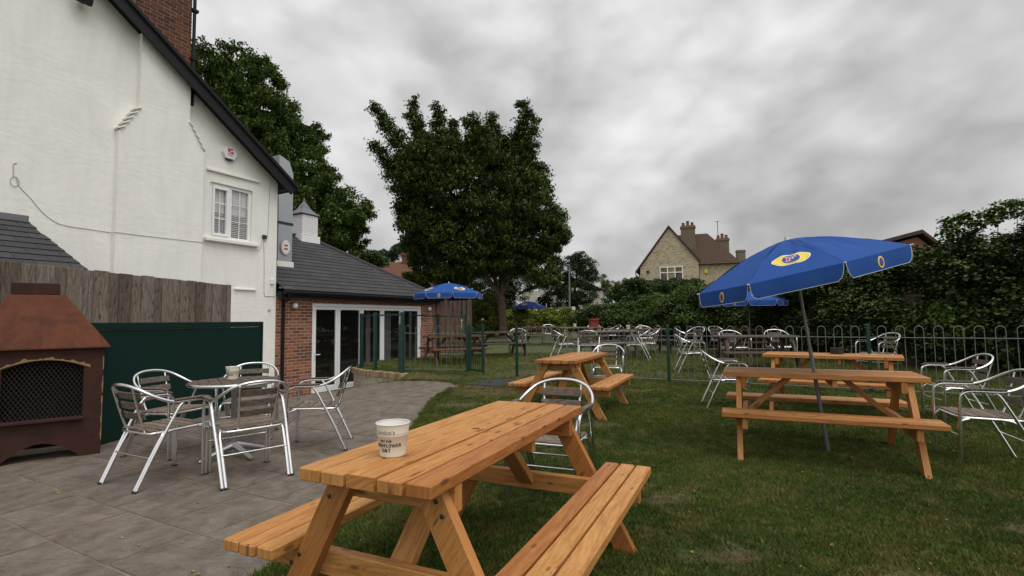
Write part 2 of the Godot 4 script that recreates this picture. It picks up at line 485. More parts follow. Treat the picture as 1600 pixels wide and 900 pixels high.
func sky_image() -> Image:
	var w := 1280; var h := 640
	var im := Image.create(w, h, false, Image.FORMAT_RGBF)
	var a1 := noise(71, 0.33, 5); var a2 := noise(72, 1.1, 4); var a3 := noise(77, 0.10, 3); var a4 := noise(79, 0.62, 6)
	var bright := Vector3(sin(deg_to_rad(-30.0)) * cos(deg_to_rad(34.0)), sin(deg_to_rad(34.0)), -cos(deg_to_rad(-30.0)) * cos(deg_to_rad(34.0)))
	for y in h:
		var el := (0.5 - (y + 0.5) / h) * PI
		if el < -0.02:
			for x in w: im.set_pixel(x, y, Color(0.12, 0.115, 0.10))
			continue
		var se := sin(max(el, 0.0)); var ce := cos(el)
		var cie := (1.0 + 1.6 * se) / 2.6
		var k := 1.0 / (se + 0.26)
		for x in w:
			var az := ((x + 0.5) / w - 0.5) * TAU
			var d := Vector3(sin(az) * ce, se, -cos(az) * ce)
			var qx := d.x * k; var qz := d.z * k
			var warp := a3.get_noise_2d(qx * 2.2 + 9.0, qz * 2.2)
			var big := a1.get_noise_2d(qx * 1.7 + warp * 1.8, qz * 1.9 + warp * 1.3)
			var fine := a2.get_noise_2d(qx * 1.2 + warp * 2.0, qz * 1.5)
			var toward := clampf(d.dot(bright), -1, 1)
			var gl := exp(-pow(acos(toward) / 0.72, 2.0))
			var lum := 0.27 + 0.50 * cie + 0.55 * gl
			var lump := a4.get_noise_3d(d.x * 2.7 + warp * 0.6, d.y * 5.0, d.z * 2.7)
			var puff := a4.get_noise_3d(d.x * 10.0 + 20.0 + lump, d.y * 17.0 + warp, d.z * 10.0)
			var bil := absf(a4.get_noise_3d(d.x * 4.2 + warp * 0.8 + 5.0, d.y * 7.0 + 3.0, d.z * 4.2))
			var tex := 0.95 + 0.50 * bil + 0.26 * big + 0.06 * fine + 0.20 * warp + 0.46 * lump + 0.24 * puff
			lum *= clampf(tex, 0.52, 1.5)
			im.set_pixel(x, y, Color(lum * 1.0, lum * 0.992, lum * 0.995))
	return im

# ------------------------------------------------------------------ furniture
func plank(size: Vector3, bevel := 0.005) -> MB:
	var b := MB.new()
	b.box(Vector3.ZERO, size, Transform3D.IDENTITY, bevel, Vector2(rng.randf() * 5.0, rng.randf() * 5.0))
	return b

func put_at(b: MB, called: String, m: Material, parent: Node, pos: Vector3, bas := Basis.IDENTITY) -> MeshInstance3D:
	var o := put(b, called, m, parent)
	o.transform = Transform3D(bas, pos)
	return o

func along(a: Vector3, b: Vector3, up := Vector3.UP) -> Basis:
	# x from a to b
	var x := (b - a).normalized()
	var z := x.cross(up).normalized()
	return Basis(x, z.cross(x), z)

func make_picnic(label: String, group: String, style: String, seed_: int) -> Node3D:
	# x along the boards, z across; origin on the ground
	rng.seed = seed_
	var t := thing("picnic_table", label, "table", Vector3.ZERO, 0.0, group)
	var wood := func() -> Material: return M["wood%d" % rng.randi_range(0, 3)] if style == "new" else M[style]
	var L := 1.6
	var widths := [0.0965, 0.0995, 0.119, 0.0995, 0.0975]
	var z := -0.281
	for i in 5:
		var w: float = widths[i]
		var top := rng.randf_range(-0.0015, 0.0015)
		var len_: float = L + rng.randf_range(-0.012, 0.012)
		if i == 2:
			# the middle board has the parasol hole cut through it
			var p := PackedVector2Array([Vector2(-len_ / 2, -w / 2), Vector2(-0.021, -w / 2), Vector2(-0.021, -0.001)])
			var poly1 := PackedVector2Array([Vector2(-len_ / 2, -w / 2), Vector2(len_ / 2, -w / 2), Vector2(len_ / 2, 0)])
			var poly2 := PackedVector2Array([Vector2(-len_ / 2, 0), Vector2(-len_ / 2, w / 2), Vector2(len_ / 2, w / 2), Vector2(len_ / 2, 0)])
			p = PackedVector2Array(poly1)
			for k in 13: p.append(Vector2(cos(PI * k / 12.0), -sin(PI * k / 12.0)) * 0.021)
			p.append(Vector2(-len_ / 2, 0))
			var q := PackedVector2Array([Vector2(-len_ / 2, 0)])
			for k in 13: q.append(Vector2(-cos(PI * k / 12.0), sin(PI * k / 12.0)) * 0.021)
			q.append_array(PackedVector2Array([Vector2(len_ / 2, 0), Vector2(len_ / 2, w / 2), Vector2(-len_ / 2, w / 2)]))
			var b := MB.new()
			var xf := Transform3D(Basis(Vector3.RIGHT, Vector3(0, 0, 1), Vector3(0, 1, 0)), Vector3.ZERO)
			for pl in [p, q]:
				var f := MB.new()
				f.prism(pl, -0.045, 0.0)
				for n in f.v.size():
					b.v.append(Vector3(f.v[n].x, f.v[n].z, -f.v[n].y)); b.n.append(Vector3(f.n[n].x, f.n[n].z, -f.n[n].y)); b.t.append(f.t[n] + Vector2(0.3, 0.2))
			put_at(b, "tabletop_board", wood.call(), t, Vector3(0, 0.745 + top, z + w / 2))
		else:
			put_at(plank(Vector3(len_, 0.045, w), 0.004), "tabletop_board", wood.call(), t, Vector3(0, 0.745 - 0.0225 + top, z + w / 2))
		z += w + 0.0122
	for s in [-1.0, 1.0]:
		for i in 3:
			var zz: float = s * (0.4165 + 0.040 + i * 0.0900)
			put_at(plank(Vector3(L + rng.randf_range(-0.012, 0.012), 0.045, 0.080), 0.006), "bench_board", wood.call(), t, Vector3(0, 0.431 - 0.0225, zz))
	for s in [-1.0, 1.0]:
		var x: float = s * 0.66
		for e in [-1.0, 1.0]:
			# splayed leg, cut level at head and foot
			var p := PackedVector2Array([Vector2(e * 0.615, 0), Vector2(e * 0.505, 0), Vector2(e * 0.125, 0.70), Vector2(e * 0.235, 0.70)])
			var b := MB.new()
			b.prism(p, -0.0225, 0.0225)
			for n in b.t.size(): b.t[n] = Vector2(b.t[n].y, b.t[n].x + 0.6 * b.t[n].y) + Vector2(0.37 * e + s, 0.2 * s)
			var lg := put_at(b, "leg", wood.call(), t, Vector3(x, 0, 0), Basis(Vector3(0, 0, -1), Vector3.UP, Vector3(1, 0, 0)))
			for k in [[0.225, 0.655], [0.25, 0.61], [0.40, 0.372], [0.44, 0.335]]:
				if style != "new": break
				var bo := MB.new()
				bo.lathe([Vector2(0.0085, 0.0), Vector2(0.0085, 0.004), Vector2(0.0, 0.0045)], 8)
				put_at(bo, "bolt", M.dark_plastic, lg, Vector3(e * k[0], k[1], s * 0.0225), Basis(Vector3.RIGHT, Vector3(0, 0, s), Vector3(0, -s, 0)))
		put_at(plank(Vector3(0.55, 0.095, 0.045), 0.004), "top_bearer", wood.call(), t, Vector3(x - s * 0.047, 0.651, 0), Basis(Vector3(0, 0, 1), Vector3.UP, Vector3(-1, 0, 0)))
		put_at(plank(Vector3(1.30, 0.095, 0.045), 0.004), "seat_bearer", wood.call(), t, Vector3(x - s * 0.047, 0.336, 0), Basis(Vector3(0, 0, 1), Vector3.UP, Vector3(-1, 0, 0)))
		put_at(plank(Vector3(0.56, 0.095, 0.045), 0.004), "brace", wood.call(), t, Vector3(s * 0.395, 0.525, 0), along(Vector3(s * 0.58, 0.35, 0), Vector3(s * 0.21, 0.70, 0), Vector3(0, 0, 1)))
	put_at(plank(Vector3(0.5, 0.07, 0.04), 0.004), "top_bearer", wood.call(), t, Vector3(0.12, 0.664, 0), Basis(Vector3(0, 0, 1), Vector3.UP, Vector3(-1, 0, 0)))
	return t

var chair_src: Node3D
var chair_hull := {}
func make_chair() -> Node3D:
	# faces +z
	rng.seed = 77
	var t := thing("bistro_chair", "", "chair")
	var r := 0.0125
	var half := [Vector3(0.268, 0.0, 0.262), Vector3(0.270, 0.30, 0.258), Vector3(0.272, 0.56, 0.25), Vector3(0.274, 0.622, 0.228), Vector3(0.277, 0.645, 0.17), Vector3(0.282, 0.645, 0.06), Vector3(0.285, 0.648, -0.04), Vector3(0.278, 0.672, -0.12), Vector3(0.252, 0.715, -0.20), Vector3(0.198, 0.762, -0.262), Vector3(0.11, 0.793, -0.298), Vector3(0.0, 0.802, -0.31)]
	var path := half.duplicate()
	for i in range(half.size() - 2, -1, -1): path.append(Vector3(-half[i].x, half[i].y, half[i].z))
	var b := MB.new(); b.tube(smooth_path(path, 5), r, 8)
	put(b, "arm_and_back_tube", M.aluminium, t)
	for s in [-1.0, 1.0]:
		b = MB.new()
		b.tube(smooth_path([Vector3(s * 0.262, 0, -0.30), Vector3(s * 0.268, 0.22, -0.20), Vector3(s * 0.277, 0.46, -0.085), Vector3(s * 0.281, 0.60, -0.012), Vector3(s * 0.281, 0.635, 0.02)], 4), r, 8)
		b.tube(smooth_path([Vector3(s * 0.235, 0, -0.30), Vector3(s * 0.241, 0.22, -0.20), Vector3(s * 0.242, 0.35, -0.135), Vector3(s * 0.235, 0.40, -0.10), Vector3(s * 0.222, 0.412, -0.04)], 4), r, 8)
		put(b, "rear_leg", M.aluminium, t)
		b = MB.new()
		b.tube(smooth_path([Vector3(s * 0.241, 0, 0.262), Vector3(s * 0.242, 0.30, 0.258), Vector3(s * 0.238, 0.385, 0.245), Vector3(s * 0.226, 0.412, 0.18)], 4), r, 8)
		put(b, "front_leg", M.aluminium, t)
		b = MB.new()
		b.tube(smooth_path([Vector3(s * 0.118, 0.402, 0.0), Vector3(s * 0.122, 0.402, -0.13), Vector3(s * 0.127, 0.428, -0.185), Vector3(s * 0.136, 0.53, -0.222), Vector3(s * 0.145, 0.68, -0.265), Vector3(s * 0.150, 0.772, -0.29)], 4), 0.0095, 7)
		put(b, "back_support", M.aluminium, t)
		b = MB.new()
		var pad := smooth_path([Vector3(s * 0.277, 0.652, 0.235), Vector3(s * 0.280, 0.664, 0.19), Vector3(s * 0.285, 0.664, 0.06), Vector3(s * 0.288, 0.664, -0.05)], 4)
		for i in pad.size() - 1:
			var a0: Vector3 = pad[i]; var a1: Vector3 = pad[i + 1]
			var d := a1 - a0
			b.box(Vector3.ZERO, Vector3(d.length() + 0.004, 0.016, 0.042), Transform3D(along(a0, a1), (a0 + a1) / 2), 0.005, Vector2(i * 0.03, 0.1), 1.0)
		put(b, "arm_pad", M.slat1, t)
		for z in [-0.30, 0.262]:
			b = MB.new()
			b.box(Vector3(s * 0.2515, 0.008, z), Vector3(0.056, 0.016, 0.030), Transform3D.IDENTITY, 0.006)
			put(b, "foot", M.dark_plastic, t)
	b = MB.new()
	var fr := [Vector3(0.222, 0.42, 0.20), Vector3(0.222, 0.415, 0), Vector3(0.216, 0.412, -0.15), Vector3(0.18, 0.41, -0.185), Vector3(0, 0.41, -0.19), Vector3(-0.18, 0.41, -0.185), Vector3(-0.216, 0.412, -0.15), Vector3(-0.222, 0.415, 0), Vector3(-0.222, 0.42, 0.20), Vector3(-0.19, 0.42, 0.238), Vector3(0, 0.42, 0.243), Vector3(0.19, 0.42, 0.238), Vector3(0.222, 0.42, 0.20)]
	b.tube(smooth_path(fr, 3), 0.011, 7)
	put(b, "seat_frame", M.aluminium, t)
	for z in [[-0.205, 0.235], [0.259, 0.275]]:
		b = MB.new(); b.tube([Vector3(-0.245, z[1], z[0]), Vector3(0.245, z[1], z[0])], 0.007, 6)
		put(b, "stretcher", M.aluminium, t)
	for i in 6:
		var z := 0.212 - i * 0.072
		put_at(plank(Vector3(0.43, 0.013, 0.060), 0.004), "seat_slat", M["slat%d" % rng.randi_range(0, 3)], t, Vector3(0, 0.435 - i * 0.0015, z), Basis(Vector3.RIGHT, 0.03))
	for i in 3:
		var y := 0.545 + i * 0.082
		var zc := lerpf(-0.226, -0.268, (y - 0.545) / 0.164)
		b = MB.new()
		var wdt := 0.30 + i * 0.008
		for k in 5:
			var x0 := (k / 5.0 - 0.5) * wdt; var x1 := ((k + 1) / 5.0 - 0.5) * wdt
			var z0 := zc - 0.016 + 0.03 * pow(x0 / wdt * 2, 2) * 0.6; var z1 := zc - 0.016 + 0.03 * pow(x1 / wdt * 2, 2) * 0.6
			b.box(Vector3.ZERO, Vector3(Vector2(x1 - x0, z1 - z0).length() + 0.001, 0.056, 0.012), Transform3D(along(Vector3(x0, 0, z0), Vector3(x1, 0, z1)) * Basis(Vector3.RIGHT, -0.26), Vector3((x0 + x1) / 2, y, (z0 + z1) / 2 + 0.028)), 0.003, Vector2(k * 0.06, i * 0.3))
		put(b, "back_slat", M["slat%d" % ((i * 2 + 1) % 4)], t)
	return t

func chair(label: String, at: Vector3, facing: Vector2, group: String) -> Node3D:
	var turn := atan2(facing.x, facing.y)
	at.y = lawn_h(at.x, at.z) if at.y > -0.5 else 0.0
	if chair_src == null:
		chair_src = make_chair()
		meta(chair_src, label, "", group)
		chair_src.position = at; chair_src.rotation.y = turn
		return chair_src
	return copy(chair_src, "bistro_chair", label, at, turn, group)

func make_bucket(label: String, group: String, lettering: bool, h := 0.125, m: Material = null) -> Node3D:
	var t := thing("metal_bucket", label, "bucket", Vector3.ZERO, 0.0, group)
	var k := h / 0.125
	var b := MB.new()
	var prof := [Vector2(0.0, 0.003), Vector2(0.046, 0.003), Vector2(0.048, 0.0), Vector2(0.050, 0.003), Vector2(0.0497, 0.006), Vector2(0.0585, 0.079), Vector2(0.0603, 0.0805), Vector2(0.0588, 0.083), Vector2(0.0590, 0.086), Vector2(0.0608, 0.088), Vector2(0.0598, 0.091), Vector2(0.0640, 0.122)]
	var sc := []
	for p in prof: sc.append(p * k)
	b.lathe(sc, 32)
	put(b, "body", m if m else M.bucket_cream, t)
	b = MB.new()
	b.lathe([Vector2(0.0625 * k, 0.121 * k), Vector2(0.0485 * k, 0.008 * k), Vector2(0, 0.0075 * k)], 32)
	put(b, "inside", M.bucket_white, t)
	b = MB.new()
	var ring := []
	for i in 33: ring.append(Vector3(cos(TAU * i / 32.0) * 0.0642, 0.1235, sin(TAU * i / 32.0) * 0.0642) * k)
	b.tube(ring, 0.0021 * k, 6, false)
	put(b, "rim", M.bucket_white, t)
	if lettering:
		for l in [["Gordon's", 0.0955, 0.0150, M.print_grey, "Droid Serif", true], ["TRY THE", 0.0630, 0.0105, M.print_dark, "Droid Sans", false], ["ELDERFLOWER", 0.0465, 0.0140, M.print_dark, "Droid Sans", false], ["G&T", 0.0290, 0.0150, M.print_dark, "Droid Sans", false]]:
			var tm := TextMesh.new()
			var sf := SystemFont.new(); sf.font_names = PackedStringArray([l[4]]); sf.font_weight = 400 if l[5] else 700; sf.font_italic = l[5]
			tm.font = sf; tm.text = l[0]; tm.font_size = 32; tm.pixel_size = l[2] / 32.0 * 1.25; tm.depth = 0.0002
			tm.horizontal_alignment = HORIZONTAL_ALIGNMENT_CENTER; tm.vertical_alignment = VERTICAL_ALIGNMENT_CENTER
			var arr := tm.get_mesh_arrays()
			var vs: PackedVector3Array = arr[Mesh.ARRAY_VERTEX]
			var ns: PackedVector3Array = arr[Mesh.ARRAY_NORMAL]
			for i in vs.size():
				var y: float = l[1] + vs[i].y
				var rr := 0.0497 + (y - 0.006) / 0.116 * 0.0143 + 0.0009
				var an := vs[i].x / rr
				if l[5]: an = (vs[i].x + vs[i].y * 0.2) / rr
				vs[i] = Vector3(sin(an) * rr, y, cos(an) * rr) * k
				ns[i] = Vector3(sin(an), 0, cos(an))
			arr[Mesh.ARRAY_VERTEX] = vs; arr[Mesh.ARRAY_NORMAL] = ns; arr[Mesh.ARRAY_TANGENT] = null
			var am := ArrayMesh.new()
			am.add_surface_from_arrays(Mesh.PRIMITIVE_TRIANGLES, arr)
			put(am, "lettering", l[3], t)
	return t

func ellipse(cx: float, cy: float, rx: float, ry: float, n := 28) -> PackedVector2Array:
	var p := PackedVector2Array()
	for i in n: p.append(Vector2(cx + cos(TAU * i / n) * rx, cy + sin(TAU * i / n) * ry))
	return p

func make_parasol(label: String, group: String, base: Vector3, centre: Vector3, nrm: Vector3, spin: float, first_emblem: int) -> Node3D:
	var t := thing("parasol", label, "parasol", base, 0.0, group)
	var R := 0.908; var ah := 0.30; var drop := 0.135
	var n := nrm.normalized()
	var e1 := Vector3(0, 0, 1).cross(n).normalized(); var e2 := n.cross(e1)
	var c := centre - base
	var rib := func(k: float, tt: float) -> Vector3:
		var a := spin + k * PI / 4
		return c + (e1 * cos(a) + e2 * sin(a)) * R * tt + n * ah * (1.0 - pow(tt, 1.55))
	var face := func(k: int, s: float, tt: float) -> Vector3:
		var p: Vector3 = rib.call(k, tt).lerp(rib.call(k + 1, tt), s)
		var sag := 0.018 * 4.0 * s * (1.0 - s) * sin(tt * PI) + 0.007 * sin(s * 15.0 + k + tt * 5.0) * sin(tt * 6.0 + s * 4.0 + k) * tt * (1.0 - tt) * 3.0 + 0.004 * sin(s * 21.0 + k) * sin(tt * 9.0 + k * 2.0) * tt * (1.0 - tt) * 4.0
		return p - n * sag
	var fnrm := func(k: int, s: float, tt: float) -> Vector3:
		var m: Vector3 = (face.call(k, s + 0.02, tt) - face.call(k, s - 0.02, tt)).cross(face.call(k, s, tt + 0.02) - face.call(k, s, tt - 0.02))
		m = m.normalized()
		return m if m.dot(n) > 0 else -m
	for k in 8:
		var b := MB.new()
		for i in 10:
			for j in 10:
				var q := []
				for d in [[0, 0], [1, 0], [1, 1], [0, 1]]:
					var s: float = (i + d[0]) / 10.0; var tt: float = max((j + d[1]) / 10.0, 0.004)
					q.append([face.call(k, s, tt), fnrm.call(k, s, max(tt, 0.05))])
				b.tri_n(q[0][0], q[2][0], q[1][0], q[0][1], q[2][1], q[1][1])
				b.tri_n(q[0][0], q[3][0], q[2][0], q[0][1], q[3][1], q[2][1])
		var pn := put(b, "canopy_panel", M.blue_cloth, t)
		# hanging valance with cut-away corners
		var va := func(s: float, dd: float) -> Vector3:
			var p: Vector3 = rib.call(k, 1.0).lerp(rib.call(k + 1, 1.0), s)
			var outw := (p - c); outw = (outw - n * outw.dot(n)).normalized()
			return p + (Vector3.DOWN * 0.75 - n * 0.25) * dd * drop + outw * (0.01 * sin(dd * PI * 0.5) + 0.006 * sin(s * 13.0 + k * 1.7) * dd)
		var edge := func(dd: float) -> float: return 0.012 + 0.075 * (1.0 - sqrt(max(0.0, 1.0 - pow(dd, 1.6)))) 
		b = MB.new()
		for i in 12:
			for j in 6:
				var q := []
				for d in [[0, 0], [1, 0], [1, 1], [0, 1]]:
					var dd: float = (j + d[1]) / 6.0
					var en: float = edge.call(dd)
					q.append(va.call(lerpf(en, 1.0 - en, (i + d[0]) / 12.0), dd))
				b.quad(q[3], q[2], q[1], q[0])
		var vl := put(b, "valance", M.blue_cloth, t)
		b = MB.new()
		var pts := []
		for j in 7: pts.append(va.call(edge.call(j / 6.0), j / 6.0))
		for i in range(1, 12):
			var en: float = edge.call(1.0)
			pts.append(va.call(lerpf(en, 1.0 - en, i / 12.0), 1.0))
		for j in range(6, -1, -1): pts.append(va.call(1.0 - edge.call(j / 6.0), j / 6.0))
		b.tube(pts, 0.0024, 5)
		put(b, "piping", M.piping, vl)
		# printed marks: outlines laid 2 to 8 mm over the cloth
		var print_on := func(poly: PackedVector2Array, m: Material, called: String, par: Node, where: Callable, lift: float) -> void:
			var pb := MB.new()
			# cut into strips so that the print follows the cloth
			var lo := 1e9; var hi := -1e9
			for p in poly: lo = min(lo, p.x); hi = max(hi, p.x)
			var steps := 8
			for i in steps:
				var x0 := lerpf(lo, hi, i / float(steps)); var x1 := lerpf(lo, hi, (i + 1) / float(steps))
				for piece in Geometry2D.intersect_polygons(poly, PackedVector2Array([Vector2(x0, -9), Vector2(x1, -9), Vector2(x1, 9), Vector2(x0, 9)])):
					var ix := Geometry2D.triangulate_polygon(piece)
					for j in range(0, ix.size(), 3):
						pb.tri(where.call(piece[ix[j]], lift), where.call(piece[ix[j + 1]], lift), where.call(piece[ix[j + 2]], lift))
			if pb.v.size() > 0: put(pb, called, m, par)
		var letter_f := PackedVector2Array([Vector2(-0.5, -0.5), Vector2(-0.02, -0.5), Vector2(-0.02, -0.42), Vector2(-0.12, -0.40), Vector2(-0.12, -0.03), Vector2(0.14, -0.03), Vector2(0.17, -0.16), Vector2(0.24, -0.16), Vector2(0.24, 0.22), Vector2(0.17, 0.22), Vector2(0.14, 0.09), Vector2(-0.12, 0.09), Vector2(-0.12, 0.40), Vector2(0.32, 0.40), Vector2(0.40, 0.22), Vector2(0.48, 0.22), Vector2(0.46, 0.5), Vector2(-0.5, 0.5), Vector2(-0.5, 0.42), Vector2(-0.40, 0.40), Vector2(-0.40, -0.40), Vector2(-0.5, -0.42)])
		var scaled := func(p: PackedVector2Array, sx: float, sy: float, oy := 0.0) -> PackedVector2Array:
			var o := PackedVector2Array()
			for v in p: o.append(Vector2(v.x * sx, v.y * sy + oy))
			return o
		if (k + first_emblem) % 2 == 0:
			var on := func(p: Vector2, lift: float) -> Vector3:
				# p in metres, x to the right, y up the panel
				var tt := 0.69 - p.y / 0.93
				var width := 0.765 * R * tt
				var s := 0.5 + p.x / width
				return face.call(k, s, tt) + fnrm.call(k, s, tt) * lift
			print_on.call(ellipse(0, 0, 0.152, 0.112), M.emblem_white, "emblem_border", pn, on, 0.003)
			print_on.call(ellipse(0, 0, 0.142, 0.102), M.emblem_yellow, "emblem_oval", pn, on, 0.005)
			print_on.call(ellipse(0, 0, 0.073, 0.088), M.emblem_white, "emblem_ring", pn, on, 0.0065)
			print_on.call(ellipse(0, 0, 0.069, 0.083), M.emblem_blue, "emblem_disc", pn, on, 0.008)
			print_on.call(scaled.call(letter_f, 0.090, 0.092), M.emblem_white, "emblem_letter", pn, on, 0.0095)
			print_on.call(PackedVector2Array([Vector2(-0.033, -0.038), Vector2(-0.013, -0.038), Vector2(-0.013, 0.038), Vector2(-0.033, 0.038)]), M.emblem_red, "emblem_stem", pn, on, 0.011)
		else:
			var on2 := func(p: Vector2, lift: float) -> Vector3:
				var dd := 0.52 - p.y / drop
				var s := 0.5 + p.x / (0.765 * R)
				var q: Vector3 = va.call(s, dd)
				var m: Vector3 = (va.call(s + 0.02, dd) - va.call(s - 0.02, dd)).cross(Vector3.UP).normalized()
				if m.dot(q - c) < 0: m = -m
				return q + m * lift
			print_on.call(ellipse(0, 0, 0.032, 0.048), M.emblem_white, "emblem_border", vl, on2, 0.003)
			print_on.call(ellipse(0, 0, 0.029, 0.045), M.emblem_yellow, "emblem_oval", vl, on2, 0.005)
			print_on.call(ellipse(0, 0, 0.019, 0.033), M.emblem_blue, "emblem_disc", vl, on2, 0.007)
			print_on.call(scaled.call(letter_f, 0.022, 0.034), M.emblem_red, "emblem_letter", vl, on2, 0.009)
		b = MB.new()
		var rp := []
		for i in 9: rp.append(rib.call(k, max(i / 8.0, 0.03)) - n * 0.009)
		b.tube(rp, 0.004, 5)
		put(b, "rib", M.grey_steel, t)
		b = MB.new()
		b.tube([rib.call(k, 0.55) - n * 0.012, c - n * 0.10 + (rib.call(k, 1.0) - c).normalized() * 0.03], 0.0035, 5)
		put(b, "strut", M.grey_steel, t)
		b = MB.new()
		var tip: Vector3 = rib.call(k, 1.0)
		b.tube([tip - (tip - c).normalized() * 0.015, tip + (tip - c).normalized() * 0.018], 0.005, 6)
		put(b, "rib_cap", M.white_plastic, t)
	var b := MB.new()
	var apex := c + n * ah
	var joint := c - n * 0.05
	b.tube([Vector3(0, 0.0, 0), joint.lerp(Vector3.ZERO, 0.42)], 0.0175, 10)
	put(b, "lower_pole", M.grey_steel, t)
	b = MB.new()
	b.tube([joint.lerp(Vector3.ZERO, 0.45), joint, c, apex], 0.0135, 10)
	put(b, "upper_pole", M.grey_steel, t)
	b = MB.new()
	b.tube([joint - (joint.normalized()) * 0.03, joint + n * 0.05], 0.022, 10)
	put(b, "tilt_joint", M.dark_plastic, t)
	b = MB.new()
	b.tube([apex - n * 0.01, apex + n * 0.012, apex + n * 0.03, apex + n * 0.045], [0.022, 0.018, 0.01, 0.003], 8)
	put(b, "finial", M.white_plastic, t)
	return t

# ------------------------------------------------------------------ plants
func leaf_mesh(n: int, spread: float, size: float, seed_: int, wide := 0.62) -> ArrayMesh:
	# a small spray of folded leaves
	var r := RandomNumberGenerator.new(); r.seed = seed_
	var b := MB.new()
	for i in n:
		var o := Vector3(r.randf_range(-1, 1), r.randf_range(-1, 1), r.randf_range(-1, 1)) * spread
		var out := Vector3(r.randf_range(-1, 1), r.randf_range(-0.75, 0.25), r.randf_range(-1, 1)).normalized()
		var up := Vector3(r.randf_range(-0.6, 0.6), 1, r.randf_range(-0.6, 0.6)).normalized()
		var side := out.cross(up).normalized(); up = side.cross(out)
		var l := size * r.randf_range(0.7, 1.25); var w := l * wide * 0.5
		var a := o; var e := o + out * l - up * l * 0.12
		var m := o + out * l * 0.45 + up * l * 0.03
		var s1 := m + side * w + up * l * 0.10; var s2 := m - side * w + up * l * 0.10
		b.tri(a, e, s1); b.tri(a, s2, e)
	return b.mesh()

func scatter(called: String, parent: Node, mesh: Mesh, xfs: Array, cols: Array, m: Material) -> MultiMeshInstance3D:
	var mm := MultiMesh.new()
	mm.transform_format = MultiMesh.TRANSFORM_3D
	mm.use_colors = true
	mm.mesh = mesh
	mm.instance_count = xfs.size()
	for i in xfs.size():
		mm.set_instance_transform(i, xfs[i]); mm.set_instance_color(i, cols[i])
	var o := MultiMeshInstance3D.new()
	o.name = numbered(called, parent)
	o.multimesh = mm; o.material_override = m
	parent.add_child(o, true)
	return o

func rand_dir() -> Vector3:
	var y := rng.randf_range(-1, 1); var a := rng.randf() * TAU; var k := sqrt(1 - y * y)
	return Vector3(cos(a) * k, y, sin(a) * k)

func foliage(parent: Node3D, called: String, lobes: Array, density: float, spray: ArrayMesh, cols: Array, shell := 0.55, per := 14, spread := 0.2) -> MeshInstance3D:
	# lobes: [centre relative to parent, radii]; sprays gather into clumps so that gaps stay between them
	var xfs := []; var cl := []
	for l in lobes:
		var c: Vector3 = l[0]; var r: Vector3 = l[1]
		var rm := (r.x + r.y + r.z) / 3.0
		var count := int(density * rm * rm)
		var clumps: int = max(3, int(count / float(per)))
		for q in clumps:
			var d := rand_dir()
			var rad := pow(rng.randf(), 0.5) * (1.0 - shell) + shell
			rad *= rng.randf_range(0.82, 1.2)
			var cc := c + d * r * rad
			var cr: float = clampf(rm * spread, 0.10, 0.75) * rng.randf_range(0.6, 1.3)
			for k in per:
				var p := cc + rand_dir() * cr * pow(rng.randf(), 0.5) * Vector3(1, 0.7, 1)
				var s := rng.randf_range(0.75, 1.25)
				xfs.append(Transform3D(Basis(Vector3.UP, rng.randf() * TAU) * Basis(Vector3.RIGHT, rng.randf_range(-0.5, 0.5)) * Basis.from_scale(Vector3.ONE * s), p))
				var f: Color = ramp(rng.randf(), cols)
				cl.append(f)
	var arr := spray.surface_get_arrays(0)
	var sv: PackedVector3Array = arr[Mesh.ARRAY_VERTEX]; var sn: PackedVector3Array = arr[Mesh.ARRAY_NORMAL]
	var out := MB.new(); out.use_c = true
	var colour := PackedColorArray(); colour.resize(sv.size())
	for i in xfs.size():
		var xf: Transform3D = xfs[i]
		out.v.append_array(xf * sv)
		out.n.append_array(Transform3D(xf.basis.orthonormalized(), Vector3.ZERO) * sn)
		colour.fill(cl[i])
		out.c.append_array(colour)
	leaf_tris += out.v.size() / 3
	out.t.resize(out.v.size())
	return put(out, called, M.leaf, parent)

func px_lobes(list: Array, depth: float, origin: Vector3, deep: float) -> Array:
	# [px, py, radius across in px, radius up in px, optional depth offset in m]
	var out := []
	for l in list:
		var c := at_px(l[0], l[1], depth + (l[4] if l.size() > 4 else rng.randf_range(-deep, deep) * 0.5))
		var k := depth / F_PX
		out.append([c - origin, Vector3(l[2] * k, l[3] * k, (l[2] * k + deep) * 0.5 if deep > 0 else l[2] * k)])
	return out

func limb(parent: Node3D, a: Vector3, b: Vector3, r0: float, r1: float, called: String, bend := 0.25) -> void:
	var pts := []; var rad := []
	var side := rand_dir() * bend * (b - a).length() * 0.3
	for i in 7:
		var t := i / 6.0
		pts.append(a.lerp(b, t) + side * sin(t * PI) + Vector3.UP * (b - a).length() * 0.06 * sin(t * PI))
		rad.append(lerpf(r0, r1, t))
	var m := MB.new(); m.tube(pts, rad, 7)
	put(m, called, M.bark, parent)

# ------------------------------------------------------------------ ground
var patio_uw := PackedVector2Array()
var patio_xz := PackedVector2Array()
var sunk_xz := PackedVector2Array()
var soil := noise(41, 0.55, 4)
var soil2 := noise(42, 2.2, 3)
const BARE := [[-0.35, -8.9, 0.95, 0.55], [-0.75, -9.7, 0.6, 0.4], [0.0, -10.3, 0.55, 0.5], [0.35, -11.3, 0.8, 0.5], [1.05, -3.6, 0.22, 0.12], [1.1, -2.75, 0.22, 0.12], [0.9, -7.6, 0.5, 0.25], [3.05, -3.05, 0.2, 0.1], [3.8, -2.9, 0.4, 0.15], [-1.7, -11.2, 0.9, 0.35], [2.1, -8.9, 0.5, 0.3], [1.9, -2.5, 0.25, 0.1], [1.0, -6.1, 0.3, 0.2], [4.3, -6.0, 0.6, 0.2], [-0.85, -7.6, 0.35, 0.25], [5.6, -6.9, 0.8, 0.25], [0.4, -13.0, 1.0, 0.3]]

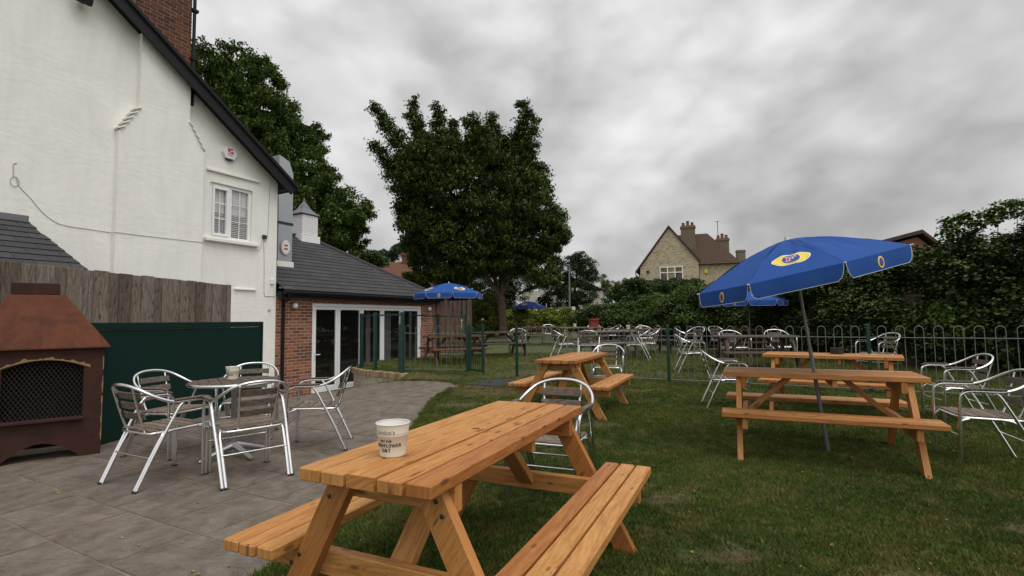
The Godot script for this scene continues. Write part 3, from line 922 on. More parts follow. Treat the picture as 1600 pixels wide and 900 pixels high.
func bare(x: float, z: float) -> float:
	var k := 0.0
	for b in BARE:
		var d := Vector2((x - b[0]) / b[2], (z - b[1]) / b[3]).length()
		d += soil2.get_noise_2d(x * 1.5, z * 1.5) * 0.7
		k = max(k, 1.0 - smoothstep(0.35, 1.25, d))
	return clampf(k * 0.62 + soil2.get_noise_2d(x * 4.0, z * 4.0) * 0.35 * k, 0.0, 1.0)

func lawn_col(x: float, z: float) -> Color:
	var a := soil.get_noise_2d(x, z); var b := soil2.get_noise_2d(x, z)
	var c := Color(0.040, 0.080, 0.013).lerp(Color(0.084, 0.118, 0.022), clampf(0.5 + a * 1.1 + b * 0.4, 0, 1))
	if fence_q(x, z) > 0.0: c = c.lerp(Color(0.115, 0.142, 0.032), 0.6)
	c = c.lerp(Color(0.16, 0.125, 0.045), clampf((b - 0.15) * 1.8, 0, 0.5))
	return c.lerp(Color(0.165, 0.102, 0.050), bare(x, z))

func to_uw(p: Vector3) -> Vector2:
	var d := p - P0
	return Vector2(d.x * 0.47409 - d.z * 0.88048, d.x * 0.88048 + d.z * 0.47409)

func in_poly(p: Vector2, poly: PackedVector2Array) -> bool:
	return Geometry2D.is_point_in_polygon(p, poly)

func grid_lines(fine0: float, fine1: float, step: float, lo: float, hi: float) -> Array:
	var out := []
	var x := fine0
	while x <= fine1 + 0.001: out.append(x); x += step
	var s := step
	while x < hi:
		s = min(s * 1.3, 40.0); out.append(x); x += s
	out.append(hi)
	s = step; x = fine0 - s
	while x > lo:
		out.push_front(x); s = min(s * 1.3, 40.0); x -= s
	out.push_front(lo)
	return out

func build_ground() -> void:
	for p in [[-4.5, -7.82], [-2.52, -10.73 - 0.02], [-2.23, -10.93], [-1.75, -10.85], [-1.33, -10.5], [-1.08, -10.1], [-1.05, -9.75], [-1.2, -9.3], [-1.30, -8.7], [-1.27, -7.4], [-1.20, -6.1], [-1.12, -4.6], [-1.14, -3.3], [-1.28, -2.6], [-1.42, -1.6], [-1.5, 1.5], [-8.0, 1.5], [-8.0, -5.0], [-5.2, -7.4]]:
		var nx := Vector2(p[0], p[1])
		if not patio_xz.is_empty() and patio_xz[-1].x > -2.4 and nx.x > -2.4 and nx.y < -1.0:
			# a ragged turf edge
			var pr := patio_xz[-1]
			var cuts := int((nx - pr).length() / 0.09)
			var sd := (nx - pr).orthogonal().normalized()
			for c in range(1, cuts):
				var q := pr.lerp(nx, c / float(cuts))
				patio_xz.append(q + sd * (soil2.get_noise_2d(q.x * 3.0, q.y * 3.0) * 0.075 + soil2.get_noise_2d(q.x * 9.0, q.y * 9.0) * 0.03))
		patio_xz.append(nx)
	for q in [[-3.4, -0.3], [5.9, -0.3], [5.9, 0.45], [1.62, 0.45], [1.45, 0.62], [1.25, 1.0], [1.06, 1.4], [0.94, 2.0], [0.84, 2.45], [0.80, 2.75], [-3.4, 2.75]]:
		var p := house_pt(q[0], 0, q[1])
		sunk_xz.append(Vector2(p.x, p.z))
	var b := MB.new(); b.use_c = true
	var xs := grid_lines(-3.0, 8.4, 0.14, -420.0, 420.0)
	var zs := grid_lines(-13.5, -1.4, 0.14, -520.0, 60.0)
	for i in xs.size() - 1:
		for j in zs.size() - 1:
			var cell := PackedVector2Array([Vector2(xs[i], zs[j]), Vector2(xs[i + 1], zs[j]), Vector2(xs[i + 1], zs[j + 1]), Vector2(xs[i], zs[j + 1])])
			var pieces := [cell]
			if xs[i] < 6.0 and xs[i + 1] > -9.0 and zs[j] < 2.0 and zs[j + 1] > -17.0:
				for hole in [patio_xz, sunk_xz]:
					var nx := []
					for pc in pieces:
						for r in Geometry2D.clip_polygons(pc, hole): nx.append(r)
					pieces = nx
			for pc in pieces:
				var ix := Geometry2D.triangulate_polygon(pc)
				for k in range(0, ix.size(), 3):
					var w := []
					for m in 3:
						var p: Vector2 = pc[ix[k + m]]
						w.append(Vector3(p.x, lawn_h(p.x, p.y) + 0.012, p.y))
					if (w[1] - w[0]).cross(w[2] - w[0]).y < 0:
						var tm = w[1]; w[1] = w[2]; w[2] = tm
					var before := b.v.size()
					b.tri(w[0], w[1], w[2])
					for m in range(before, b.v.size()):
						var p := b.v[m]
						b.c.append(lawn_col(p.x, p.z) * Color(0.8, 0.8, 0.8))
	meta(put(b, "lawn", M.lawn), "short worn garden lawn with bare dry patches", "lawn", "", "structure")
	# patio: sandy bed, then every flagstone
	var bed := MB.new()
	var up := Transform3D(Basis(Vector3.RIGHT, Vector3(0, 0, -1), Vector3.UP), Vector3.ZERO)
	var flip := PackedVector2Array()
	for p in patio_xz: flip.append(Vector2(p.x, -p.y))
	bed.prism(flip, -0.5, -0.0042, up)
	var patio := put(bed, "patio", M.joint_sand)
	meta(patio, "grey brown flagstone patio beside the white house", "patio", "", "structure")
	for p in patio_xz: patio_uw.append(to_uw(Vector3(p.x, 0, p.y)))
	rng.seed = 15
	var bx := Basis(Vector3(0.47409, 0, -0.88048), Vector3(-0.88048, 0, -0.47409), Vector3.UP)
	var poly := PackedVector2Array()
	for p in patio_uw: poly.append(Vector2(p.x, -p.y))
	var u := -11.5
	while u < 1.5:
		var wd: float = [0.45, 0.6, 0.6, 0.75][rng.randi_range(0, 3)]
		var w := -16.0 + rng.randf() * 0.6
		while w < -2.0:
			var ln: float = [0.6, 0.6, 0.75, 0.9, 0.45][rng.randi_range(0, 4)]
			var g := 0.004
			var jit := func() -> float: return rng.randf_range(-0.004, 0.004)
			var rect := PackedVector2Array([Vector2(u + g + jit.call(), w + g + jit.call()), Vector2(u + wd - g + jit.call(), w + g + jit.call()), Vector2(u + wd - g + jit.call(), w + ln - g + jit.call()), Vector2(u + g + jit.call(), w + ln - g + jit.call())])
			for pc in Geometry2D.intersect_polygons(rect, poly):
				var area := 0.0
				for k in pc.size(): area += pc[k].cross(pc[(k + 1) % pc.size()])
				if absf(area) < 0.01: continue
				# only where the photograph reaches, with a step to either side
				var m := MB.new()
				var top := rng.randf_range(-0.002, 0.001)
				var inner := Geometry2D.offset_polygon(pc, -0.006)
				m.prism(pc, -0.05, top - 0.0025)
				if inner.size() == 1 and inner[0].size() > 2:
					m.prism(inner[0], top - 0.0025, top)
				put_at(m, "paving_slab", M["stone%d" % rng.randi_range(0, 4)], patio, P0, bx)
			w += ln
		u += wd
	# the sunken strip in front of the doors
	var sf := MB.new(); flip = PackedVector2Array()
	for p in sunk_xz: flip.append(Vector2(p.x, -p.y))
	sf.prism(flip, -0.6, -0.47, up)
	meta(put(sf, "sunken_path", M.concrete), "sunken concrete strip along the folding doors", "path", "", "structure")

func build_grass() -> void:
	rng.seed = 23
	var r := RandomNumberGenerator.new(); r.seed = 8
	var tm := MB.new()
	for i in 6:
		var o := Vector3(r.randf_range(-1, 1), 0, r.randf_range(-1, 1)) * 0.014
		var lean := Vector3(r.randf_range(-1, 1), 0, r.randf_range(-1, 1)) * 0.020
		var h := r.randf_range(0.016, 0.034)
		var s := Vector3(r.randf_range(-1, 1), 0, r.randf_range(-1, 1)).normalized() * 0.0026
		tm.tri(o - s, o + s, o + lean * 0.45 + Vector3.UP * h * 0.6 + s * 0.7)
		tm.tri(o - s, o + lean * 0.45 + Vector3.UP * h * 0.6 + s * 0.7, o + lean + Vector3.UP * h)
	var xfs := []; var cols := []
	var add := func(x: float, z: float, sc: float, tall := 1.0) -> void:
		var p := Vector2(x, z)
		if x < -0.85 and (in_poly(p, sunk_xz) or in_poly(p, patio_xz)): return
		var bk := bare(x, z)
		if rng.randf() < bk * 0.75: return
		var sy := sc * rng.randf_range(0.7, 1.3) * tall * (0.55 if bk > 0.2 else 1.0)
		xfs.append(Transform3D(Basis(Vector3.UP, rng.randf() * TAU) * Basis.from_scale(Vector3(sc, sy, sc)), Vector3(x, lawn_h(x, z) + 0.008, z)))
		var c := lawn_col(x, z)
		c = c.lerp(Color(0.21, 0.17, 0.07), pow(rng.randf(), 4.0) * 0.8) * rng.randf_range(0.6, 1.55)
		cols.append(c)
	var z := -1.5
	while z > -16.0:
		var d := -z
		var dens: float = 3800.0 if d < 3.5 else 2600.0 if d < 5.0 else 1500.0 if d < 7.5 else 800.0 if d < 10.0 else 400.0
		var sc := 1.0 if d < 5.0 else 1.15 if d < 8.0 else 1.45
		var x0: float = max(-d * 1.02 - 1.0, -4.0); var x1 := d * 1.04 + 1.2
		var n := int((x1 - x0) * 0.1 * dens)
		for i in n: add.call(rng.randf_range(x0, x1), z - rng.randf() * 0.1, sc)
		z -= 0.1
	# longer tufts along the patio edge and round the posts
	for i in patio_xz.size() - 1:
		var a := patio_xz[i]; var b := patio_xz[i + 1]
		if a.x < -2.6 or b.x < -2.6 or a.y > -1.4: continue
		for k in int((b - a).length() * 650):
			var p := a.lerp(b, rng.randf()) + Vector2(rng.randf_range(-0.01, 0.09), rng.randf_range(-0.03, 0.03))
			add.call(p.x, p.y, 1.2, 1.3)
	var g := scatter("grass", self, tm.mesh(), xfs, cols, M.grass_blade)
	meta(g, "short mown green grass growing over the lawn", "grass", "", "stuff")
	xfs = []; cols = []
	for i in 420:
		var d := 2.2 + pow(rng.randf(), 1.4) * 9.0
		var x := rng.randf_range(-d * 1.0, d * 1.05)
		if x < -4.0 or in_poly(Vector2(x, -d), sunk_xz): continue
		var y := lawn_h(x, -d) + 0.022
		if in_poly(Vector2(x, -d), patio_xz): y = 0.006
		xfs.append(Transform3D(Basis(Vector3.UP, rng.randf() * TAU) * Basis(Vector3.RIGHT, rng.randf_range(-0.4, 0.4)) * Basis.from_scale(Vector3.ONE * rng.randf_range(0.5, 1.4)), Vector3(x, y, -d)))
		cols.append([Color(0.30, 0.20, 0.08), Color(0.42, 0.38, 0.30), Color(0.16, 0.09, 0.04), Color(0.24, 0.21, 0.06)][rng.randi_range(0, 3)])
	var bits := leaf_mesh(1, 0.0, 0.022, 31, 0.7)
	meta(scatter("leaf_litter", self, bits, xfs, cols, M.grass_blade), "tiny fallen leaves and petals strewn over lawn and patio", "leaf litter", "", "stuff")

# ------------------------------------------------------------------ buildings
func bricks(parent: Node, u0: float, u1: float, y0: float, y1: float, zf: float, keys: String, kinds: int, keep = null) -> void:
	var row := 0
	var y := y0
	while y + 0.060 < y1:
		var x := u0 - (0.1125 if row % 2 == 1 else 0.0)
		while x < u1 - 0.02:
			var a: float = max(x, u0) + 0.005; var b: float = min(x + 0.225, u1) - 0.005
			if b - a > 0.035 and (keep == null or keep.call((a + b) / 2, y)):
				var m := MB.new()
				m.box(Vector3.ZERO, Vector3(b - a - 0.003, 0.061, 0.06), Transform3D.IDENTITY, 0.004)
				put_at(m, "brick", M["%s%d" % [keys, rng.randi_range(0, kinds - 1)]], parent, Vector3((a + b) / 2, y + 0.0375, zf - 0.03 + rng.randf_range(-0.002, 0.0025)))
			x += 0.225
		y += 0.075; row += 1

func rect(x0: float, y0: float, x1: float, y1: float) -> PackedVector2Array:
	return PackedVector2Array([Vector2(x0, y0), Vector2(x1, y0), Vector2(x1, y1), Vector2(x0, y1)])

func boxed(parent: Node, called: String, m: Material, x0: float, y0: float, z0: float, x1: float, y1: float, z1: float, bevel := 0.0) -> MeshInstance3D:
	var b := MB.new()
	var c := Vector3((x0 + x1) / 2, (y0 + y1) / 2, (z0 + z1) / 2)
	b.box(Vector3.ZERO, Vector3(absf(x1 - x0), absf(y1 - y0), absf(z1 - z0)), Transform3D.IDENTITY, bevel)
	return put_at(b, called, m, parent, c)

func build_house() -> void:
	rng.seed = 51
	var t := thing("white_house", "tall white rendered house with black verge and brick chimney", "house", P0, HOUSE_TURN)
	var k := 0.716
	var under := func(u: float) -> float: return 4.324 + (-0.377 - u) * k
	var ap := -5.9
	var outline := PackedVector2Array([Vector2(-11.4, -0.6), Vector2(-0.42, -0.6), Vector2(-0.42, under.call(-0.42) + 0.14), Vector2(ap, under.call(ap) + 0.14), Vector2(-11.4, under.call(-0.4) + 0.14)])
	var wall := MB.new()
	for r in [rect(-20, -5, -1.966, 20), rect(-1.041, -5, 20, 20), rect(-1.966, -5, -1.041, 3.02), rect(-1.966, 4.175, -1.041, 20)]:
		for pc in Geometry2D.intersect_polygons(outline, r): wall.prism(pc, -0.28, 0.0)
	var w := put(wall, "gable_wall", M.render_paint, t)
	boxed(t, "side_wall", M.render_paint, -0.70, -0.6, -8.0, -0.425, 4.3, -0.29)
	boxed(t, "rear_wall", M.render_paint, -11.4, -0.6, -8.3, -0.425, 4.3, -8.02)
	# chimney breast standing proud of the wall
	var br := MB.new()
	br.prism(PackedVector2Array([Vector2(-3.64, -0.6), Vector2(-2.18, -0.6), Vector2(-2.18, 4.70), Vector2(-2.47, 5.19), Vector2(-2.47, under.call(-2.47) + 0.12), Vector2(-3.34, under.call(-3.34) + 0.12), Vector2(-3.34, 5.18), Vector2(-3.64, 4.66)]), 0.002, 0.125)
	var bre := put(br, "chimney_breast", M.render_paint, t)
	for i in 5:
		var f := (i + 0.5) / 5.0
		put_at(plank(Vector3(0.13, 0.022, 0.15), 0.003), "corbel_tile", M.white_trim, bre, Vector3(lerpf(-3.645, -3.345, f), lerpf(4.67, 5.2, f), 0.085), Basis(Vector3(0, 0, 1), 0.55))
		put_at(plank(Vector3(0.13, 0.022, 0.15), 0.003), "corbel_tile", M.white_trim, bre, Vector3(lerpf(-2.175, -2.465, f), lerpf(4.71, 5.21, f), 0.085), Basis(Vector3(0, 0, 1), -0.75))
	# roof with black verge boards
	var rf := MB.new()
	var th := 0.10
	for s in [1, -1]:
		var p := PackedVector2Array()
		for q in [[-0.10, 0.23], [ap, 0.23], [ap, 0.23 + th], [-0.10, 0.23 + th]]:
			var y: float = under.call(q[0]) + q[1]
			p.append(Vector2(q[0] if s > 0 else 2 * ap - q[0], y))
		rf.prism(p, -8.5, 0.315)
	var roof := put(rf, "roof", M.dark_tile, t)
	var vb := MB.new()
	vb.prism(PackedVector2Array([Vector2(-0.27, under.call(-0.27) - 0.02), Vector2(-0.22, under.call(-0.22) + 0.10), Vector2(-0.12, under.call(-0.12) + 0.22), Vector2(ap, under.call(ap) + 0.22), Vector2(ap, under.call(ap))]), 0.255, 0.30)
	vb.prism(PackedVector2Array([Vector2(2 * ap + 0.3, under.call(-0.3)), Vector2(ap - 0.001, under.call(ap)), Vector2(ap - 0.001, under.call(ap) + 0.22), Vector2(2 * ap + 0.3, under.call(-0.3) + 0.22)]), 0.255, 0.30)
	put(vb, "verge_board", M.black_paint, roof)
	var cap := MB.new()
	cap.prism(PackedVector2Array([Vector2(-0.12, under.call(-0.12) + 0.235), Vector2(-0.10, under.call(-0.10) + 0.31), Vector2(ap, under.call(ap) + 0.31), Vector2(ap, under.call(ap) + 0.235)]), 0.318, 0.345)
	put(cap, "verge_cap", M.black_paint, roof)
	var so := MB.new()
	so.prism(PackedVector2Array([Vector2(-0.25, under.call(-0.25) + 0.145), Vector2(-0.25, under.call(-0.25) + 0.17), Vector2(ap, under.call(ap) + 0.17), Vector2(ap, under.call(ap) + 0.145)]), 0.002, 0.253)
	put(so, "soffit", M.black_paint, roof)
	# the eaves end, boxed in black below the verge
	var eb := MB.new()
	eb.prism(PackedVector2Array([Vector2(-0.415, 4.32), Vector2(-0.25, 4.34), Vector2(-0.24, 4.46), Vector2(-0.415, 4.58)]), -6.0, 0.25)
	put(eb, "eaves_box", M.black_paint, roof)
	# brick stack above the roof
	var core := MB.new()
	core.box(Vector3(-2.90, 7.35, -0.345), Vector3(0.95, 4.3, 0.68))
	var stack := put(core, "chimney_stack", M.mortar_dark, t)
	bricks(stack, -3.385, -2.415, 5.9, 8.6, 0.0, "stack", 5, func(u, y): return y > under.call(u) + 0.02)
	var dp := MB.new()
	dp.tube([Vector3(-2.375, 5.6, 0.0), Vector3(-2.375, 9.4, 0.0)], 0.032, 8)
	for y in [6.55, 7.55]: dp.box(Vector3(-2.375, y, 0), Vector3(0.12, 0.05, 0.1))
	put(dp, "soil_pipe", M.black_paint, stack)
	# upstairs window
	var win := boxed(t, "window", M.upvc, -1.966, 3.02, -0.115, -1.041, 3.075, -0.05, 0.006)
	win.position = Vector3.ZERO
	var wm := MB.new()
	var mid := -1.515
	for r in [[-1.964, 3.022, -1.043, 3.085], [-1.964, 4.11, -1.043, 4.173], [-1.964, 3.085, -1.90, 4.11], [-1.105, 3.085, -1.043, 4.11], [mid - 0.035, 3.085, mid + 0.035, 4.11]]:
		wm.box(Vector3((r[0] + r[2]) / 2, (r[1] + r[3]) / 2, -0.075), Vector3(r[2] - r[0], r[3] - r[1], 0.07), Transform3D.IDENTITY, 0.006)
	win.mesh = wm.mesh()
	var sash := MB.new()
	for r in [[-1.90, 3.085, mid - 0.035, 3.14], [-1.90, 4.055, mid - 0.035, 4.11], [-1.90, 3.14, -1.85, 4.055], [mid - 0.085, 3.14, mid - 0.035, 4.055]]:
		sash.box(Vector3((r[0] + r[2]) / 2, (r[1] + r[3]) / 2, -0.055), Vector3(r[2] - r[0] - 0.002, r[3] - r[1], 0.075), Transform3D.IDENTITY, 0.006)
	put(sash, "opening_sash", M.upvc, win)
	for g in [[-1.85, 3.14, mid - 0.085, 4.055], [mid + 0.035, 3.085, -1.105, 4.11]]:
		boxed(win, "pane", M.window_glass, g[0], g[1], -0.082, g[2], g[3], -0.076)
		var bars := MB.new()
		var cx: float = (g[0] + g[2]) / 2
		bars.box(Vector3(cx, (g[1] + g[3]) / 2, -0.07), Vector3(0.016, g[3] - g[1], 0.01))
		for f in [0.345, 0.69]: bars.box(Vector3(cx, lerpf(g[1], g[3], f), -0.0695), Vector3(g[2] - g[0], 0.016, 0.0092))
		put(bars, "glazing_bar", M.upvc, win)
	for i in 26:
		for g in [[-1.86, mid - 0.08], [mid + 0.03, -1.11]]:
			var open_ := 0.15 if i > 12 else -0.85
			put_at(plank(Vector3(g[1] - g[0], 0.003, 0.044), 0.0), "blind_slat", M.blind, win, Vector3((g[0] + g[1]) / 2, 3.10 + i * 0.0395, -0.118), Basis(Vector3.RIGHT, 1.2 if i > 12 else 0.62))
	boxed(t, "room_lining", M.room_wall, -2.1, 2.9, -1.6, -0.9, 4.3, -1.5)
	boxed(t, "window_sill", M.white_trim, -2.075, 2.945, -0.04, -0.905, 3.015, 0.095, 0.008)
	boxed(t, "drip_moulding", M.white_trim, -2.065, 4.385, 0.003, -0.905, 4.435, 0.05, 0.006)
	boxed(t, "drip_moulding", M.white_trim, -1.423, 1.985, 0.003, -0.925, 2.02, 0.045, 0.006)
	boxed(t, "vent_cover", M.cable, -0.62, 1.55, 0.003, -0.55, 1.58, 0.02)

	# alarm box
	var al := thing("alarm_box", "white hexagonal alarm box with red mark under the black verge", "alarm", house_pt(-1.606, 4.70, 0.002), HOUSE_TURN)
	var hx := MB.new()
	hx.prism(PackedVector2Array([Vector2(-0.085, 0.03), Vector2(0.085, 0.03), Vector2(0.155, 0.15), Vector2(0.10, 0.27), Vector2(-0.10, 0.27), Vector2(-0.155, 0.15)]), 0.0, 0.07)
	put(hx, "case", M.white_plastic, al)
	hx = MB.new()
	hx.prism(PackedVector2Array([Vector2(-0.05, 0.0), Vector2(0.05, 0.0), Vector2(0.09, 0.03), Vector2(-0.09, 0.03)]), 0.005, 0.066)
	put(hx, "strobe", M.dark_plastic, al)
	hx = MB.new()
	for r in [[-0.055, 0.215, 0.055, 0.245], [-0.06, 0.185, -0.01, 0.215], [-0.05, 0.165, 0.065, 0.185], [0.015, 0.14, 0.07, 0.165], [-0.05, 0.13, 0.045, 0.145]]:
		hx.box(Vector3((r[0] + r[2]) / 2, (r[1] + r[3]) / 2, 0.071), Vector3(r[2] - r[0], r[3] - r[1], 0.003))
	put(hx, "red_mark", M.red_mark, al)
	hx = MB.new()
	for r in [[-0.06, 0.105, 0.06, 0.113], [-0.05, 0.085, 0.05, 0.092]]: hx.box(Vector3(0, (r[1] + r[3]) / 2, 0.071), Vector3(r[2] - r[0], r[3] - r[1], 0.002))
	put(hx, "print_lines", M.red_mark, al)
	# floodlight
	var fl := thing("floodlight", "small dark floodlight with white sensor high on white wall", "light", house_pt(-4.25, 6.66, 0.0), HOUSE_TURN)
	var fb := MB.new()
	fb.box(Vector3(0, 0.10, 0.14), Vector3(0.26, 0.16, 0.13), Transform3D(Basis(Vector3.RIGHT, 0.5), Vector3.ZERO), 0.02)
	put(fb, "lamp_head", M.dark_plastic, fl)
	fb = MB.new(); fb.tube([Vector3(0, 0.08, 0.0), Vector3(0, 0.08, 0.12)], 0.03, 8)
	put(fb, "bracket", M.white_plastic, fl)
	fb = MB.new(); fb.tube([Vector3(0.02, 0.05, 0.02), Vector3(0.02, 0.0, 0.06), Vector3(0.02, -0.05, 0.075)], [0.03, 0.04, 0.028], 10)
	put(fb, "sensor", M.white_plastic, fl)
	# cables on the wall
	var cab := MB.new()
	var pts := []
	for q in [[-4.90, 3.52], [-4.86, 3.40], [-4.72, 3.24], [-4.58, 3.06], [-4.42, 2.93], [-4.25, 2.885], [-3.9, 2.875], [-3.66, 2.865]]: pts.append(Vector3(q[0], q[1], 0.006))
	cab.tube(smooth_path(pts, 3), 0.0045, 5)
	pts = [Vector3(-3.66, 2.865, 0.006), Vector3(-3.648, 2.863, 0.13), Vector3(-3.62, 2.862, 0.132), Vector3(-2.9, 2.868, 0.132), Vector3(-2.2, 2.88, 0.132), Vector3(-2.172, 2.885, 0.13), Vector3(-2.165, 2.885, 0.006), Vector3(-2.07, 2.89, 0.006)]
	cab.tube(pts, 0.0045, 5)
	var lp := []
	for i in 17: lp.append(Vector3(-4.915 + sin(TAU * i / 16.0) * 0.05, 3.46 - cos(TAU * i / 16.0) * 0.075, 0.008 + i * 0.0004))
	cab.tube(lp, 0.0045, 5)
	cab.tube([Vector3(-4.93, 3.52, 0.006), Vector3(-4.94, 3.72, 0.006), Vector3(-4.90, 3.75, 0.006)], 0.006, 5)
	var ct := thing("wall_cable", "thin sagging cable with coiled loop clipped across white wall", "cable", P0, HOUSE_TURN)
	put(cab, "cable_run", M.cable, ct)
	cab = MB.new()
	cab.tube(smooth_path([Vector3(-0.62, 4.55, 0.006), Vector3(-0.64, 3.9, 0.006), Vector3(-0.66, 3.25, 0.006), Vector3(-0.73, 3.10, 0.006), Vector3(-0.77, 3.2, 0.02)], 3), 0.006, 5)
	cab.tube(smooth_path([Vector3(-0.76, 3.17, 0.006), Vector3(-0.73, 2.6, 0.006), Vector3(-0.72, 1.95, 0.006), Vector3(-0.66, 1.88, 0.006), Vector3(-0.44, 1.875, 0.006)], 3), 0.006, 5)
	cab.tube(smooth_path([Vector3(-0.78, 3.17, 0.006), Vector3(-0.83, 2.93, 0.006), Vector3(-0.91, 2.88, 0.006)], 3), 0.005, 5)
	ct = thing("corner_cable", "thin cable running down the white wall beside the window", "cable", P0, HOUSE_TURN)
	put(cab, "cable_run", M.cable, ct)
	boxed(ct, "junction_box", M.dark_plastic, -0.80, 3.16, 0.003, -0.70, 3.24, 0.05, 0.01)
	boxed(ct, "switch_box", M.white_plastic, -0.575, 2.15, 0.003, -0.49, 2.27, 0.04, 0.01)

func build_extension() -> void:
	rng.seed = 52
	var t := thing("brick_extension", "single storey red brick extension with slate roof and white folding doors", "building", P0, HOUSE_TURN)
	var wl := MB.new()
	for r in [[-0.41, -0.5, 0.605, 1.90], [0.605, 1.752, 4.80, 1.90], [4.80, -0.5, 5.41, 1.90]]:
		wl.box(Vector3((r[0] + r[2]) / 2, (r[1] + r[3]) / 2, -0.130), Vector3(r[2] - r[0], r[3] - r[1], 0.25))
	var w := put(wl, "brick_wall", M.mortar, t)
	bricks(w, -0.41, 0.607, -0.48, 1.875, 0.0, "brick", 5)
	bricks(w, 0.607, 4.798, 1.753, 1.90, 0.0, "brick", 5)
	bricks(w, 4.798, 5.41, -0.48, 1.875, 0.0, "brick", 5)
	boxed(t, "end_wall", M.brick1, 5.15, -0.5, -5.4, 5.408, 1.9, -0.275)
	# room behind the doors
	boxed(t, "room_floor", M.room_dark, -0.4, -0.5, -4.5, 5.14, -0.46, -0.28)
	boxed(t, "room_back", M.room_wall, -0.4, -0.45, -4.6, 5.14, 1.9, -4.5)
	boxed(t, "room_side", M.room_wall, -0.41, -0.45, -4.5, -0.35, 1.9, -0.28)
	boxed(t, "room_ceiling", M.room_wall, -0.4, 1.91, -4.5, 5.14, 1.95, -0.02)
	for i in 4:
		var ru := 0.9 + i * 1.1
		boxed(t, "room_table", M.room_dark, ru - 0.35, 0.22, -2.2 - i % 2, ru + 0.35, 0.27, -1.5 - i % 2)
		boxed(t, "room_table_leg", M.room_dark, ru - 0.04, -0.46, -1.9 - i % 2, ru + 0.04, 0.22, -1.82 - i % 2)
	# folding doors
	var edges := [0.613, 1.432, 2.262, 3.072, 3.905, 4.794]
	var fr := MB.new()
	for r in [[0.609, 1.675, 4.796, 1.748], [0.609, -0.45, 0.655, 1.675], [4.75, -0.45, 4.796, 1.675], [0.655, -0.45, 4.75, -0.41]]:
		fr.box(Vector3((r[0] + r[2]) / 2, (r[1] + r[3]) / 2, -0.045), Vector3(r[2] - r[0], r[3] - r[1], 0.09), Transform3D.IDENTITY, 0.006)
	put(fr, "door_frame", M.upvc, t)
	for i in 5:
		var a: float = edges[i] + (0.045 if i == 0 else 0.004); var b: float = edges[i + 1] - (0.047 if i == 4 else 0.004)
		var d := MB.new()
		for r in [[a, -0.405, a + 0.075, 1.67], [b - 0.075, -0.405, b, 1.67], [a + 0.075, 1.595, b - 0.075, 1.67], [a + 0.075, -0.405, b - 0.075, -0.31]]:
			d.box(Vector3((r[0] + r[2]) / 2, (r[1] + r[3]) / 2, -0.045), Vector3(r[2] - r[0], r[3] - r[1], 0.06), Transform3D.IDENTITY, 0.008)
		var dr := put(d, "folding_door", M.upvc, t)
		boxed(dr, "pane", M.glass, a + 0.075, -0.31, -0.05, b - 0.075, 1.595, -0.042)
		if i == 0:
			var h := MB.new()
			h.box(Vector3(a + 0.035, 0.46, -0.008), Vector3(0.03, 0.20, 0.014), Transform3D.IDENTITY, 0.005)
			h.tube([Vector3(a + 0.035, 0.485, 0.0), Vector3(a + 0.035, 0.485, 0.045), Vector3(a + 0.15, 0.485, 0.048)], 0.011, 8)
			put(h, "handle", M.white_plastic, dr)
	for cu in [[2.70, 2.86], [3.42, 3.72]]:  # pale upright strips added to imitate reflections in the door glass
		boxed(t, "reflection_strip", M.reflection_strip, cu[0], -0.40, -0.32, cu[1], 1.62, -0.28)
	# roof
	var eave := Vector3(-0.42, 2.03, 0.28)
	var run := 2.93; var rise := 1.84
	var sl := Vector2(run, rise).length()
	var C := [Vector3(-0.42, 2.03, 0.28), Vector3(5.55, 2.03, 0.28), Vector3(5.55 - run, 2.03 + rise, 0.28 - run), Vector3(-0.42, 2.03 + rise, 0.28 - run), Vector3(5.55, 2.03, 0.28 - 2 * run), Vector3(-0.42, 2.03, 0.28 - 2 * run)]
	var rb := MB.new()
	rb.quad(C[0], C[1], C[2], C[3]); rb.tri(C[1], C[4], C[2]); rb.quad(C[4], C[5], C[3], C[2])
	rb.quad(C[0] + Vector3(0, -0.05, 0), C[5] + Vector3(0, -0.05, 0), C[4] + Vector3(0, -0.05, 0), C[1] + Vector3(0, -0.05, 0))
	var roof := put(rb, "roof", M.slate1, t)
	var bs := Basis(Vector3.RIGHT, Vector3(0, rise, -run) / sl, Vector3(0, run, rise) / sl)
	var tri := PackedVector2Array([Vector2(0, -0.03), Vector2(5.97, -0.03), Vector2(5.97 - run, sl), Vector2(0, sl)])
	slates(roof, tri, eave, bs, sl, 0.205, 0.33, 0.0, 5.97)
	var hipt := MB.new()
	hipt.tube([C[1] + Vector3(0, 0.01, 0), C[2] + Vector3(0, 0.02, 0)], 0.065, 8)
	put(hipt, "hip_cap", M.slate3, roof)
	hipt = MB.new(); hipt.tube([C[2] + Vector3(0, 0.02, 0), C[3] + Vector3(0, 0.02, 0)], 0.07, 8)
	put(hipt, "ridge_cap", M.slate3, roof)
	boxed(t, "fascia", M.black_paint, -0.41, 1.86, 0.015, 5.56, 2.0, 0.20)
	var gt := MB.new(); gt.tube([Vector3(-0.40, 1.975, 0.27), Vector3(5.58, 1.975, 0.27)], 0.055, 8)
	put(gt, "gutter", M.black_paint, t)
	gt = MB.new()
	gt.tube(smooth_path([Vector3(-0.25, 1.93, 0.26), Vector3(-0.25, 1.82, 0.22), Vector3(-0.25, 1.74, 0.06), Vector3(-0.25, 1.6, 0.045), Vector3(-0.25, -0.46, 0.045)], 3), 0.036, 8)
	put(gt, "downpipe", M.black_paint, t)
	# leadwork where the roof meets the house
	boxed(t, "lead_flashing", M.lead, -0.415, 2.06, 0.10, -0.20, 2.10, 0.27)
